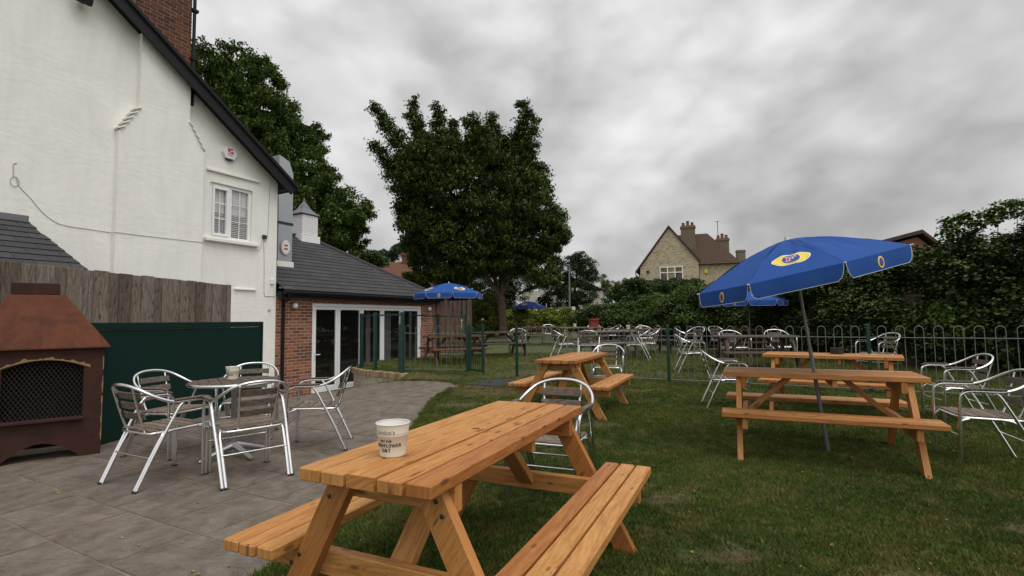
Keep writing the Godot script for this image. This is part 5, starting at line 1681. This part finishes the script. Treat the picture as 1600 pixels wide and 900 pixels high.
	hb = at_px(1020, 518, D); hb.y = lawn_h(hb.x, hb.z)
	he = thing("shrubbery", "dark green mixed shrubs in front of the yellow brick house", "shrub", hb)
	foliage(he, "foliage", px_lobes([[965, 478, 22, 26], [990, 462, 22, 26], [1015, 462, 26, 24], [1040, 470, 30, 28], [1068, 462, 22, 22], [1080, 480, 24, 28], [1055, 452, 18, 16], [1000, 490, 40, 24], [1050, 495, 44, 22], [1000, 446, 14, 10], [1075, 447, 12, 10], [955, 500, 20, 16], [1030, 448, 16, 10], [1090, 500, 20, 16], [1084, 452, 9, 14]], D, hb, 1.4), 900.0, small, [Color(0.018, 0.034, 0.011), Color(0.036, 0.062, 0.018), Color(0.075, 0.11, 0.03)], 0.5)
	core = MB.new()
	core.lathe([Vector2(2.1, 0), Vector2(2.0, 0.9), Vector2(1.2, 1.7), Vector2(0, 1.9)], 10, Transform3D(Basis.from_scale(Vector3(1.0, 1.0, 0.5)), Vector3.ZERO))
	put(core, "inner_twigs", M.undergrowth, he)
	# the long ivy bank along the right-hand boundary
	rng.seed = 503
	hb = Vector3(9.0, 0, -12.0)
	he = thing("ivy_bank", "tall dark overgrown ivy bank along the boundary behind railings", "hedge", hb)
	var line := [[6.3, -21.5, 1.9, 1.6], [6.9, -19.6, 2.0, 1.5], [7.3, -18.0, 2.1, 1.5], [7.7, -16.5, 2.2, 1.4], [8.0, -15.0, 2.35, 1.4], [8.25, -13.6, 2.30, 1.3], [8.6, -12.3, 2.30, 1.3], [9.0, -11.1, 2.42, 1.3], [9.4, -10.0, 2.72, 1.25], [9.85, -9.0, 2.88, 1.25], [10.4, -8.0, 3.0, 1.3], [11.0, -7.0, 3.4, 1.3], [11.7, -6.0, 3.4, 1.4], [5.4, -22.8, 1.7, 1.6], [4.4, -23.8, 1.6, 1.6]]
	var lob := []
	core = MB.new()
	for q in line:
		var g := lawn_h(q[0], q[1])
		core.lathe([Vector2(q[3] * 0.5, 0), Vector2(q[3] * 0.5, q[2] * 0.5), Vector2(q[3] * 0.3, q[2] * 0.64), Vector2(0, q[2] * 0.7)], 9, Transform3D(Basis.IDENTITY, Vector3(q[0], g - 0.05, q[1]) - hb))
		for i in 8:
			var a := rng.randf() * TAU
			var yy := rng.randf_range(0.15, 0.86)
			lob.append([Vector3(q[0] + cos(a) * q[3] * 0.5, g + q[2] * yy, q[1] + sin(a) * q[3] * 0.5) - hb, Vector3(q[3] * rng.randf_range(0.4, 0.6), q[2] * 0.17, q[3] * rng.randf_range(0.4, 0.6))])
		lob.append([Vector3(q[0], g + q[2] * 0.86, q[1]) - hb, Vector3(q[3] * 0.55, q[2] * 0.14, q[3] * 0.55)])
		lob.append([Vector3(q[0] - 0.3, g + q[2] * 0.35, q[1] + 0.5) - hb, Vector3(q[3] * 0.6, q[2] * 0.3, q[3] * 0.6)])
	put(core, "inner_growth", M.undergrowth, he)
	var ivy := leaf_mesh(6, 0.11, 0.082, 6, 0.85)
	foliage(he, "foliage", lob, 1400.0, ivy, IVY, 0.5)
	# paler bramble growing through it
	var bram := []
	for i in 34: bram.append([lob[rng.randi_range(0, lob.size() - 1)][0] + Vector3(rng.randf_range(-0.5, 0.1), rng.randf_range(-0.1, 0.25), rng.randf_range(0.0, 0.5)), Vector3(0.5, 0.35, 0.5) * rng.randf_range(0.7, 1.3)])
	foliage(he, "bramble", bram, 1500.0, leaf_mesh(6, 0.09, 0.075, 16, 0.6), MID, 0.5, 9, 0.35)
	# loose stems standing above the bank
	for q in [[1485, 345, 9.7], [1508, 335, 9.7], [1532, 338, 9.6], [1590, 318, 9.4], [1560, 322, 9.5]]:
		var tip := at_px(q[0], q[1], q[2]) - hb
		var st := MB.new(); st.tube([tip - Vector3(0.05, 0.75, 0.02), tip - Vector3(0.03, 0.3, 0), tip], [0.008, 0.006, 0.003], 5)
		put(st, "stem", M.bark, he)
		foliage(he, "stem_leaves", [[tip - Vector3(0, 0.1, 0), Vector3(0.10, 0.13, 0.10)]], 2600.0, ivy, MID, 0.1)

# ------------------------------------------------------------------ houses and street beyond
func far_window(parent: Node, x0: float, y0: float, x1: float, y1: float, z: float, n: int) -> void:
	var f := MB.new()
	var w := (x1 - x0) / n
	for i in n + 1: f.box(Vector3(x0 + i * w, (y0 + y1) / 2, z), Vector3(0.09, y1 - y0, 0.08))
	for y in [y0, y1, lerpf(y0, y1, 0.66)]: f.box(Vector3((x0 + x1) / 2, y, z + 0.003), Vector3(x1 - x0 + 0.09, 0.09, 0.08))
	var win := put(f, "window", M.upvc, parent)
	for i in n: boxed(win, "pane", M.far_glass, x0 + i * w + 0.045, y0 + 0.045, z - 0.02, x0 + (i + 1) * w - 0.045, y1 - 0.045, z - 0.01)

func chimney(parent: Node, x: float, z: float, y0: float, y1: float, w: float, d: float, m: Material, pots: int) -> void:
	var b := MB.new()
	b.box(Vector3(x, (y0 + y1) / 2, z), Vector3(w, y1 - y0, d))
	b.box(Vector3(x, y1 - 0.12, z), Vector3(w + 0.12, 0.16, d + 0.12))
	b.box(Vector3(x, y1 + 0.02, z), Vector3(w - 0.05, 0.06, d - 0.05))
	var c := put(b, "chimney", m, parent)
	for i in pots:
		var p := MB.new()
		var px := x + (i - (pots - 1) / 2.0) * (w / (pots + 0.2))
		var h := 0.45 if i == 1 else 0.3
		p.lathe([Vector2(0.15, 0), Vector2(0.12, h * 0.8), Vector2(0.14, h * 0.85), Vector2(0.14, h)], 10, Transform3D(Basis.IDENTITY, Vector3(px, y1 + 0.05, z)))
		put(p, "chimney_pot", M.terracotta, c)

func gable_roof(x0: float, x1: float, ye: float, yr: float, z0: float, z1: float, th := 0.14) -> MB:
	var b := MB.new()
	var xm := (x0 + x1) / 2
	b.prism(PackedVector2Array([Vector2(x0, ye), Vector2(xm, yr), Vector2(xm, yr + th), Vector2(x0 - 0.05, ye + th * 0.4)]), z0, z1)
	b.prism(PackedVector2Array([Vector2(x1, ye), Vector2(x1 + 0.05, ye + th * 0.4), Vector2(xm, yr + th), Vector2(xm, yr)]), z0, z1)
	return b

func build_far() -> void:
	# yellow brick house with gable towards the garden
	var D := 45.0
	var o := at_px(1052, 500, D); o.y = 0.4
	var t := thing("brick_house", "yellow brick house with brown tiled gable roof and two chimneys", "house", o, deg_to_rad(-19))
	var k := D / F_PX
	var gx0 := -2.75; var gx1 := 2.2; var ye := 5.5; var yr := 9.1
	var b := MB.new()
	b.prism(PackedVector2Array([Vector2(gx0, -0.5), Vector2(gx1 + 0.1, -0.5), Vector2(gx1 + 0.1, 6.0), Vector2(-0.15, yr - 0.05), Vector2(gx0, ye)]), -8.0, 0.0)
	put(b, "gable_wall", M.yellow_brick, t)
	b = MB.new()
	b.box(Vector3(3.9, 2.5, -2.3), Vector3(3.1, 6.2, 4.0))
	put(b, "side_wall", M.yellow_brick, t)
	# steep left slope, long catslide right slope
	b = MB.new()
	b.prism(PackedVector2Array([Vector2(gx0 - 0.35, ye - 0.38), Vector2(-0.15, yr), Vector2(-0.15, yr + 0.2), Vector2(gx0 - 0.45, ye - 0.30)]), -8.2, 0.14)
	b.prism(PackedVector2Array([Vector2(2.35, 5.86), Vector2(2.45, 5.98), Vector2(-0.15, yr + 0.2), Vector2(-0.15, yr)]), -8.2, 0.14)
	# wing roof running off to the right, hipped at its end
	var e := [Vector3(2.3, 5.62, 0.05), Vector3(5.75, 5.62, 0.05), Vector3(3.2, 8.75, -2.6), Vector3(0.0, 8.75, -2.6), Vector3(5.75, 5.62, -5.2), Vector3(1.0, 5.62, -5.2)]
	b.quad(e[0], e[1], e[2], e[3]); b.tri(e[1], e[4], e[2]); b.quad(e[4], e[5], e[3], e[2])
	put(b, "roof", M.brown_tile, t)
	far_window(t, -1.0, 4.05, 0.92, 5.5, 0.01, 3)
	boxed(t, "vent", M.dark_tile, -2.2, 5.0, 0.005, -1.95, 5.25, 0.03)
	boxed(t, "alarm_box", M.emblem_yellow, 2.75, 4.85, -0.29, 3.05, 5.2, -0.2)
	b = MB.new(); b.tube([Vector3(gx0 - 0.4, ye - 0.35, 0.05), Vector3(gx0 - 0.4, ye - 0.6, 0.05), Vector3(gx0 - 0.06, ye - 0.9, 0.05), Vector3(gx0 - 0.06, 0, 0.05)], 0.05, 6)
	put(b, "downpipe", M.black_paint, t)
	chimney(t, 1.5, -1.6, 6.5, 9.35, 1.25, 0.7, M.chimney_brick, 3)
	chimney(t, 4.5, -3.0, 6.0, 8.2, 1.1, 0.7, M.chimney_brick, 3)
	b = MB.new()
	b.tube([Vector3(4.15, 8.0, -3.0), Vector3(4.15, 9.9, -3.0)], 0.03, 5)
	b.tube([Vector3(3.9, 9.85, -3.0), Vector3(4.4, 9.9, -3.0)], 0.02, 5)
	put(b, "aerial", M.dark_plastic, t)
	# further roof to the right of it
	o = at_px(1158, 500, 58.0); o.y = 0.4
	t = thing("tiled_house", "brown tiled house end with small chimney behind the yellow brick house", "house", o)
	boxed(t, "wall", M.yellow_brick, -1.6, -0.4, -5.0, 3.6, 6.4, 0.0)
	b = MB.new()
	b.quad(Vector3(-2.2, 6.2, 0.3), Vector3(4.2, 6.2, 0.3), Vector3(3.0, 8.0, -2.6), Vector3(-1.2, 8.0, -2.6)); b.tri(Vector3(4.2, 6.2, 0.3), Vector3(4.2, 6.2, -5.5), Vector3(3.0, 8.0, -2.6)); b.tri(Vector3(-2.2, 6.2, -5.5), Vector3(-2.2, 6.2, 0.3), Vector3(-1.2, 8.0, -2.6))
	put(b, "roof", M.brown_tile, t)
	chimney(t, 1.4, -2.5, 7.0, 9.0, 0.9, 0.6, M.chimney_brick, 0)
	# gable just seen over the ivy
	o = at_px(1425, 500, 24.0); o.y = 0.1
	t = thing("gabled_bungalow", "low brown roofed bungalow gable peeping over the ivy bank", "house", o, deg_to_rad(-12))
	b = MB.new(); b.prism(PackedVector2Array([Vector2(-4.6, -0.3), Vector2(2.0, -0.3), Vector2(2.0, 3.4), Vector2(0.45, 4.95), Vector2(-4.6, 3.6)]), -6.0, 0.0)
	put(b, "wall", M.brick4, t)
	b = MB.new()
	b.prism(PackedVector2Array([Vector2(-5.0, 3.7), Vector2(0.55, 5.08), Vector2(0.55, 5.26), Vector2(-5.0, 3.86)]), -6.2, 0.25)
	b.prism(PackedVector2Array([Vector2(2.5, 3.2), Vector2(2.55, 3.36), Vector2(0.55, 5.26), Vector2(0.55, 5.08)]), -6.2, 0.25)
	put(b, "roof", M.brown_tile, t)
	# red tiled house seen past the slate hip
	o = at_px(615, 500, 40.0); o.y = 0.4
	t = thing("red_roof_house", "house with weathered red clay tile roof and brick chimney", "house", o, deg_to_rad(12))
	boxed(t, "wall", M.brick4, -3.2, -0.4, -7.0, 5.4, 3.4, -0.6)
	b = MB.new()
	var h := [Vector3(-4.2, 2.9, 0), Vector3(5.6, 2.9, 0), Vector3(0.6, 6.0, -3.0), Vector3(-1.2, 6.0, -3.2), Vector3(5.6, 2.9, -7.4), Vector3(-4.2, 2.9, -7.4)]
	b.quad(h[0], h[1], h[2], h[3]); b.tri(h[1], h[4], h[2]); b.quad(h[4], h[5], h[3], h[2]); b.tri(h[5], h[0], h[3])
	put(b, "roof", M.clay_tile, t)
	chimney(t, 1.0, -3.2, 5.0, 6.75, 0.8, 0.8, M.brick3, 1)
	# pale rendered house behind the street tree
	o = at_px(850, 500, 52.0); o.y = 0.5
	t = thing("pale_house", "pale rendered house half hidden behind the street tree", "house", o)
	boxed(t, "wall", M.far_render, -2.1, -0.4, -6.0, 6.2, 3.75, 0.0)
	b = gable_roof(-2.5, 6.6, 3.65, 5.4, -6.2, 0.2)
	put(b, "roof", M.dark_tile, t)
	far_window(t, -0.7, 1.7, 0.75, 3.2, 0.01, 3)
	far_window(t, 2.2, 1.7, 3.6, 3.2, 0.01, 2)
	o = at_px(948, 500, 55.0); o.y = 0.5
	t = thing("cream_cottage", "small cream cottage with dark roof between tree and shrubs", "house", o)
	boxed(t, "wall", M.far_render, -1.0, -0.4, -5.0, 2.4, 2.4, 0.0)
	put(gable_roof(-1.3, 2.7, 2.3, 3.9, -5.2, 0.2), "roof", M.dark_tile, t)
	far_window(t, 0.5, 0.9, 1.6, 2.0, 0.01, 2)
	# street lamp and sign
	o = at_px(890, 505, 38.0); o.y = lawn_h(o.x, o.z)
	t = thing("street_lamp", "plain grey steel street lamp with short arm", "lamp", o)
	b = MB.new(); b.tube([Vector3(0, -0.1, 0), Vector3(0.02, 1.2, 0), Vector3(0.05, 5.0, 0)], [0.085, 0.075, 0.055], 8)
	put(b, "column", M.grey_steel, t)
	b = MB.new(); b.tube([Vector3(0.05, 4.98, 0), Vector3(-0.35, 5.02, 0)], 0.04, 6)
	put(b, "arm", M.grey_steel, t)
	boxed(t, "lantern", M.duct, -0.65, 4.97, -0.09, -0.3, 5.08, 0.09, 0.02)
	o = at_px(896, 500, 37.5); o.y = lawn_h(o.x, o.z)
	t = thing("street_sign", "small white street sign on a post beside the lamp", "sign", o)
	boxed(t, "plate", M.white_plastic, -0.15, 1.55, 0.0, 0.15, 1.78, 0.02)
	boxed(t, "post", M.grey_steel, -0.03, -0.05, -0.06, 0.03, 1.8, -0.01)

# ------------------------------------------------------------------ everything on the lawn and patio
func build_furniture() -> void:
	var up := Basis.IDENTITY
	# new picnic tables
	var np := "new orange timber picnic tables"
	var a := make_picnic("new orange timber picnic table with printed bucket standing on it", np, "new", 101)
	a.position = Vector3(-0.18066, 0.012, -2.44973); a.rotation.y = 1.13569
	var b := make_picnic("new orange timber picnic table pierced by a leaning blue parasol", np, "new", 102)
	b.position = Vector3(2.84906, 0.012, -4.78401); b.rotation.y = -0.43963
	var c := make_picnic("new orange timber picnic table beside gate opening and worn ground", np, "new", 103)
	c.position = Vector3(0.87359, 0.012, -7.20971); c.rotation.y = 1.14712
	var d := make_picnic("new orange timber picnic table with small black ashtray close to railings", np, "new", 104)
	d.position = Vector3(4.34, 0.012, -6.94); d.rotation.y = -0.62
	# older tables beyond the railings
	var old := "older picnic tables beyond the railings"
	var red := make_picnic("red stained picnic table under the parasol beside brick extension", old, "redwood", 105)
	red.position = lawn_pt(-1.55, -13.5); red.rotation.y = 0.45
	var brown := make_picnic("dark brown weathered picnic table just past the open gate", old, "darkwood", 106)
	brown.position = lawn_pt(-0.42, -15.3); brown.rotation.y = 0.40
	var grey := make_picnic("grey bleached picnic table with chairs round it past railings", old, "greywood", 107)
	grey.position = lawn_pt(2.75, -14.6); grey.rotation.y = 0.25
	for q in [[red, "red stained picnic table under the parasol nearest the far hedge", 0.80, -28.8, 0.1], [brown, "dark brown picnic table between red table and far hedge", 1.2, -20.5, 0.15], [brown, "dark brown picnic table with two pale buckets on top", 4.05, -15.6, 0.05], [brown, "dark brown picnic table with one bucket before the dark shrubs", 7.15, -18.8, 0.02], [brown, "dark brown picnic table right behind the railings with two chairs", 5.15, -10.75, -0.12], [red, "red stained picnic table under the half hidden parasol", 6.6, -13.9, 0.2]]:
		copy(q[0], "picnic_table", q[1], lawn_pt(q[2], q[3]), q[4], old)
	var tan := make_picnic("tan brown picnic table carrying a red box and a bucket", old, "tanwood", 108)
	tan.position = lawn_pt(2.55, -19.0); tan.rotation.y = 0.12
	# parasols
	make_parasol("big blue parasol leaning over the new picnic table", "blue parasols", Vector3(2.927, 0.0, -4.77), Vector3(2.690, 1.715, -4.754), Vector3(-0.2306, 0.973, -0.003), 0.643, 0)
	var p := make_parasol("upright blue parasol over red picnic table beside brick extension", "blue parasols", lawn_pt(-1.68, -13.35), lawn_pt(-1.68, -13.35) + Vector3(0, 1.83, 0), Vector3.UP, 0.225, 0)
	copy(p, "parasol", "small distant blue parasol over the far red table", lawn_pt(0.95, -28.6) + Vector3(0, -0.14, 0), 0.5, "blue parasols")
	copy(p, "parasol", "blue parasol half hidden behind the big leaning parasol", lawn_pt(6.30, -13.4) + Vector3(0, -0.33, 0), 0.9, "blue parasols")
	# chairs
	var pc := "bistro chairs round the patio table"
	chair("bistro chair beside rusty fireplace with its back to it", Vector3(-2.96, -1, -4.28), Vector2(0.46, -0.89), pc)
	chair("bistro chair with its back toward the big picnic table", Vector3(-2.26, -1, -4.34), Vector2(-0.70, -0.71), pc)
	chair("bistro chair against the green panel behind fireplace chair", Vector3(-3.42, -1, -5.12), Vector2(0.97, 0.25), pc)
	chair("bistro chair on far side of the round table facing out", Vector3(-2.98, -1, -5.75), Vector2(0.30, 0.95), pc)
	chair("bistro chair pulled sideways facing the fireplace near folding doors", Vector3(-2.02, -1, -5.30), Vector2(-0.98, 0.2), pc)
	var lc := "bistro chairs on the near lawn"
	chair("bistro chair at the end of the bucket picnic table", Vector3(0.28, 0, -3.74), Vector2(-0.38, 0.92), lc)
	chair("bistro chair between gate picnic table and railings", Vector3(1.72, 0, -9.15), Vector2(-0.25, 0.97), lc)
	chair("bistro chair at free end of parasol picnic table", Vector3(4.03, 0, -4.38), Vector2(-0.90, -0.36), lc)
	chair("bistro chair nearest the ivy bank by the railings", Vector3(5.35, 0, -6.12), Vector2(-0.95, -0.28), lc)
	chair("bistro chair behind parasol table turned sideways to railings", Vector3(3.02, 0, -7.25), Vector2(0.97, 0.22), lc)
	var fc := "bistro chairs beyond the railings"
	for q in [["bistro chair at the gate end of the bleached table", 1.40, -14.2, 0.95, -0.25], ["bistro chair with its back to railings at bleached table", 2.05, -13.6, 0.25, -0.97], ["bistro chair at hedge end of bleached table, closer to railings", 3.30, -13.3, -0.9, -0.35], ["bistro chair at hedge end of bleached table, further from railings", 3.72, -13.9, -0.95, -0.1], ["bistro chair side on immediately behind a railing post", 3.75, -10.7, 0.97, 0.15], ["bistro chair across dark table from railings, closer to gate", 5.15, -11.75, 0.05, 1.0], ["bistro chair across dark table from railings, closer to ivy", 6.15, -11.65, -0.1, 1.0], ["bistro chair alone against ivy behind the ashtray table", 6.95, -9.6, -0.97, 0.1], ["bistro chair behind red table under the half hidden parasol", 6.05, -14.7, 0.3, 0.9], ["bistro chair at ivy end of table under half hidden parasol", 7.3, -14.0, -0.95, 0.1], ["bistro chair standing behind the two bucket table", 4.35, -16.6, 0.0, 1.0], ["bistro chair near shrubs, first of a close pair", 4.9, -14.2, 0.9, 0.3], ["bistro chair near shrubs, second of a close pair", 5.25, -14.7, -0.8, 0.5], ["bistro chair behind the red box on tan table", 3.2, -19.9, -0.2, 0.95], ["bistro chair off the end of the tan table", 3.75, -19.0, -0.9, 0.2], ["bistro chair beyond the dark table before hedge", 1.55, -21.4, 0.1, 1.0], ["bistro chair beyond the dark table past the gate", 0.15, -16.2, -0.1, 0.97]]:
		chair(q[0], Vector3(q[1], 0, q[2]), Vector2(q[3], q[4]), fc)
	# round patio table
	var rt := thing("round_table", "round dark slatted patio table with cast metal base", "table", Vector3(-2.70, 0, -4.93))
	rng.seed = 88
	var n := 9
	for i in n:
		var x0 := -0.385 + 0.77 * i / n + 0.002; var x1 := -0.385 + 0.77 * (i + 1) / n - 0.002
		for pc2 in Geometry2D.intersect_polygons(ellipse(0, 0, 0.385, 0.385, 40), rect(x0, -1, x1, 1)):
			var m := MB.new()
			m.prism(pc2, 0.0, 0.018)
			for k in m.t.size(): m.t[k] = Vector2(m.t[k].y, m.t[k].x)
			put_at(m, "top_slat", M.darkwood, rt, Vector3(0, 0.704, 0), Basis(Vector3.UP, 0.6) * Basis(Vector3.RIGHT, -PI / 2))
	var m := MB.new()
	m.lathe([Vector2(0.386, 0.694), Vector2(0.398, 0.696), Vector2(0.402, 0.708), Vector2(0.398, 0.721), Vector2(0.387, 0.722)], 40)
	put(m, "metal_rim", M.aluminium, rt)
	m = MB.new(); m.lathe([Vector2(0.384, 0.697), Vector2(0.0, 0.6965)], 32); m.lathe([Vector2(0.03, 0.06), Vector2(0.028, 0.66), Vector2(0.05, 0.675), Vector2(0.16, 0.69)], 16)
	put(m, "post", M.cast_aluminium, rt)
	for i in 4:
		m = MB.new()
		var an := 0.55 + i * PI / 2
		var dr := Vector3(cos(an), 0, sin(an))
		m.tube([dr * 0.01 + Vector3(0, 0.105, 0), dr * 0.09 + Vector3(0, 0.085, 0), dr * 0.20 + Vector3(0, 0.05, 0), dr * 0.29 + Vector3(0, 0.022, 0), dr * 0.315 + Vector3(0, 0.016, 0)], [0.036, 0.030, 0.024, 0.020, 0.014], 8)
		put(m, "base_arm", M.cast_aluminium, rt)
	# buckets and small things on the tables
	var bg := "small metal table buckets"
	var bu := make_bucket("cream metal bucket printed TRY THE ELDERFLOWER G&T on orange picnic table", bg, true)
	bu.position = Vector3(-0.47, 0.7575, -1.99); bu.rotation.y = deg_to_rad(-16)
	var bu2: Node3D = copy(bu, "metal_bucket", "cream printed metal bucket standing on the round patio table", Vector3(-2.79, 0.7225, -5.05), deg_to_rad(-30), bg)
	bu2.scale = Vector3.ONE * 0.98
	var pb := make_bucket("plain pale bucket on the tan picnic table", bg, false)
	var spots := [["plain pale bucket on the tan picnic table", 2.35, -19.0], ["first plain pale bucket on the two bucket table", 3.55, -15.5], ["second plain pale bucket on the two bucket table", 3.95, -15.6], ["plain pale bucket on dark table before the shrubs", 7.05, -18.8]]
	for i in spots.size():
		var q = spots[i]
		var pp := lawn_pt(q[1], q[2]) + Vector3(0, 0.7465, 0)
		var tb: Vector3 = [lawn_pt(2.55, -19.0), lawn_pt(4.05, -15.6), lawn_pt(4.05, -15.6), lawn_pt(7.15, -18.8)][i]
		pp.y = tb.y + 0.7475
		if i == 0: pb.position = pp
		else: copy(pb, "metal_bucket", q[0], pp, 0.0, bg)
	var at := thing("ashtray", "small square black ashtray on the picnic table close to railings", "ashtray", Vector3(4.47, 0.759, -6.98), 0.5)
	for s in [[-0.06, -0.06, -0.05, 0.06], [0.05, -0.06, 0.06, 0.06], [-0.05, -0.06, 0.05, -0.05], [-0.05, 0.05, 0.05, 0.06]]:
		boxed(at, "side", M.dark_plastic, s[0], 0.0, s[1], s[2], 0.085, s[3], 0.002)
	boxed(at, "base", M.dark_plastic, -0.05, 0.0, -0.05, 0.05, 0.012, 0.05)
	var tp := lawn_pt(2.55, -19.0)
	var rb := thing("red_box", "red lidded box standing on the tan picnic table", "box", Vector3(3.08, tp.y + 0.748, -19.1), 0.2)
	boxed(rb, "body", M.red_paint, -0.15, 0.0, -0.13, 0.15, 0.24, 0.13, 0.01)
	boxed(rb, "lid", M.red_paint, -0.17, 0.24, -0.15, 0.17, 0.30, 0.15, 0.012)
	boxed(rb, "slot", M.dark_plastic, -0.09, 0.17, 0.128, 0.09, 0.20, 0.135)

# ------------------------------------------------------------------ start
func _ready() -> void:
	var cam := Camera3D.new()
	cam.name = "camera"
	cam.fov = 59.573; cam.near = 0.05; cam.far = 900.0
	add_child(cam)
	cam.transform = Transform3D(CAM_B, Vector3(0, CAM_H, 0))
	cam.current = true
	var env := Environment.new()
	env.background_mode = Environment.BG_SKY
	var sky := Sky.new()
	var pano := PanoramaSkyMaterial.new()
	pano.panorama = ImageTexture.create_from_image(sky_image())
	sky.sky_material = pano
	env.sky = sky
	env.tonemap_mode = Environment.TONE_MAPPER_LINEAR
	env.tonemap_exposure = 1.08
	env.sdfgi_enabled = true; env.ssao_enabled = true; env.ssil_enabled = true
	var we := WorldEnvironment.new()
	we.name = "world"
	we.environment = env
	add_child(we)
	var sun := DirectionalLight3D.new()
	sun.name = "sun"
	sun.light_energy = 0.46; sun.light_angular_distance = 40.0; sun.light_color = Color(1.0, 0.98, 0.95)
	sun.shadow_enabled = true
	sun.rotation_degrees = Vector3(-64, 40, 0)
	add_child(sun)
	make_materials()
	build_ground()
	build_house()
	build_extension()
	build_outbuilding()
	build_side_fence()
	build_retaining_wall()
	build_far()
	build_trees()
	build_fences()
	build_fireplace()
	build_furniture()
	build_grass()
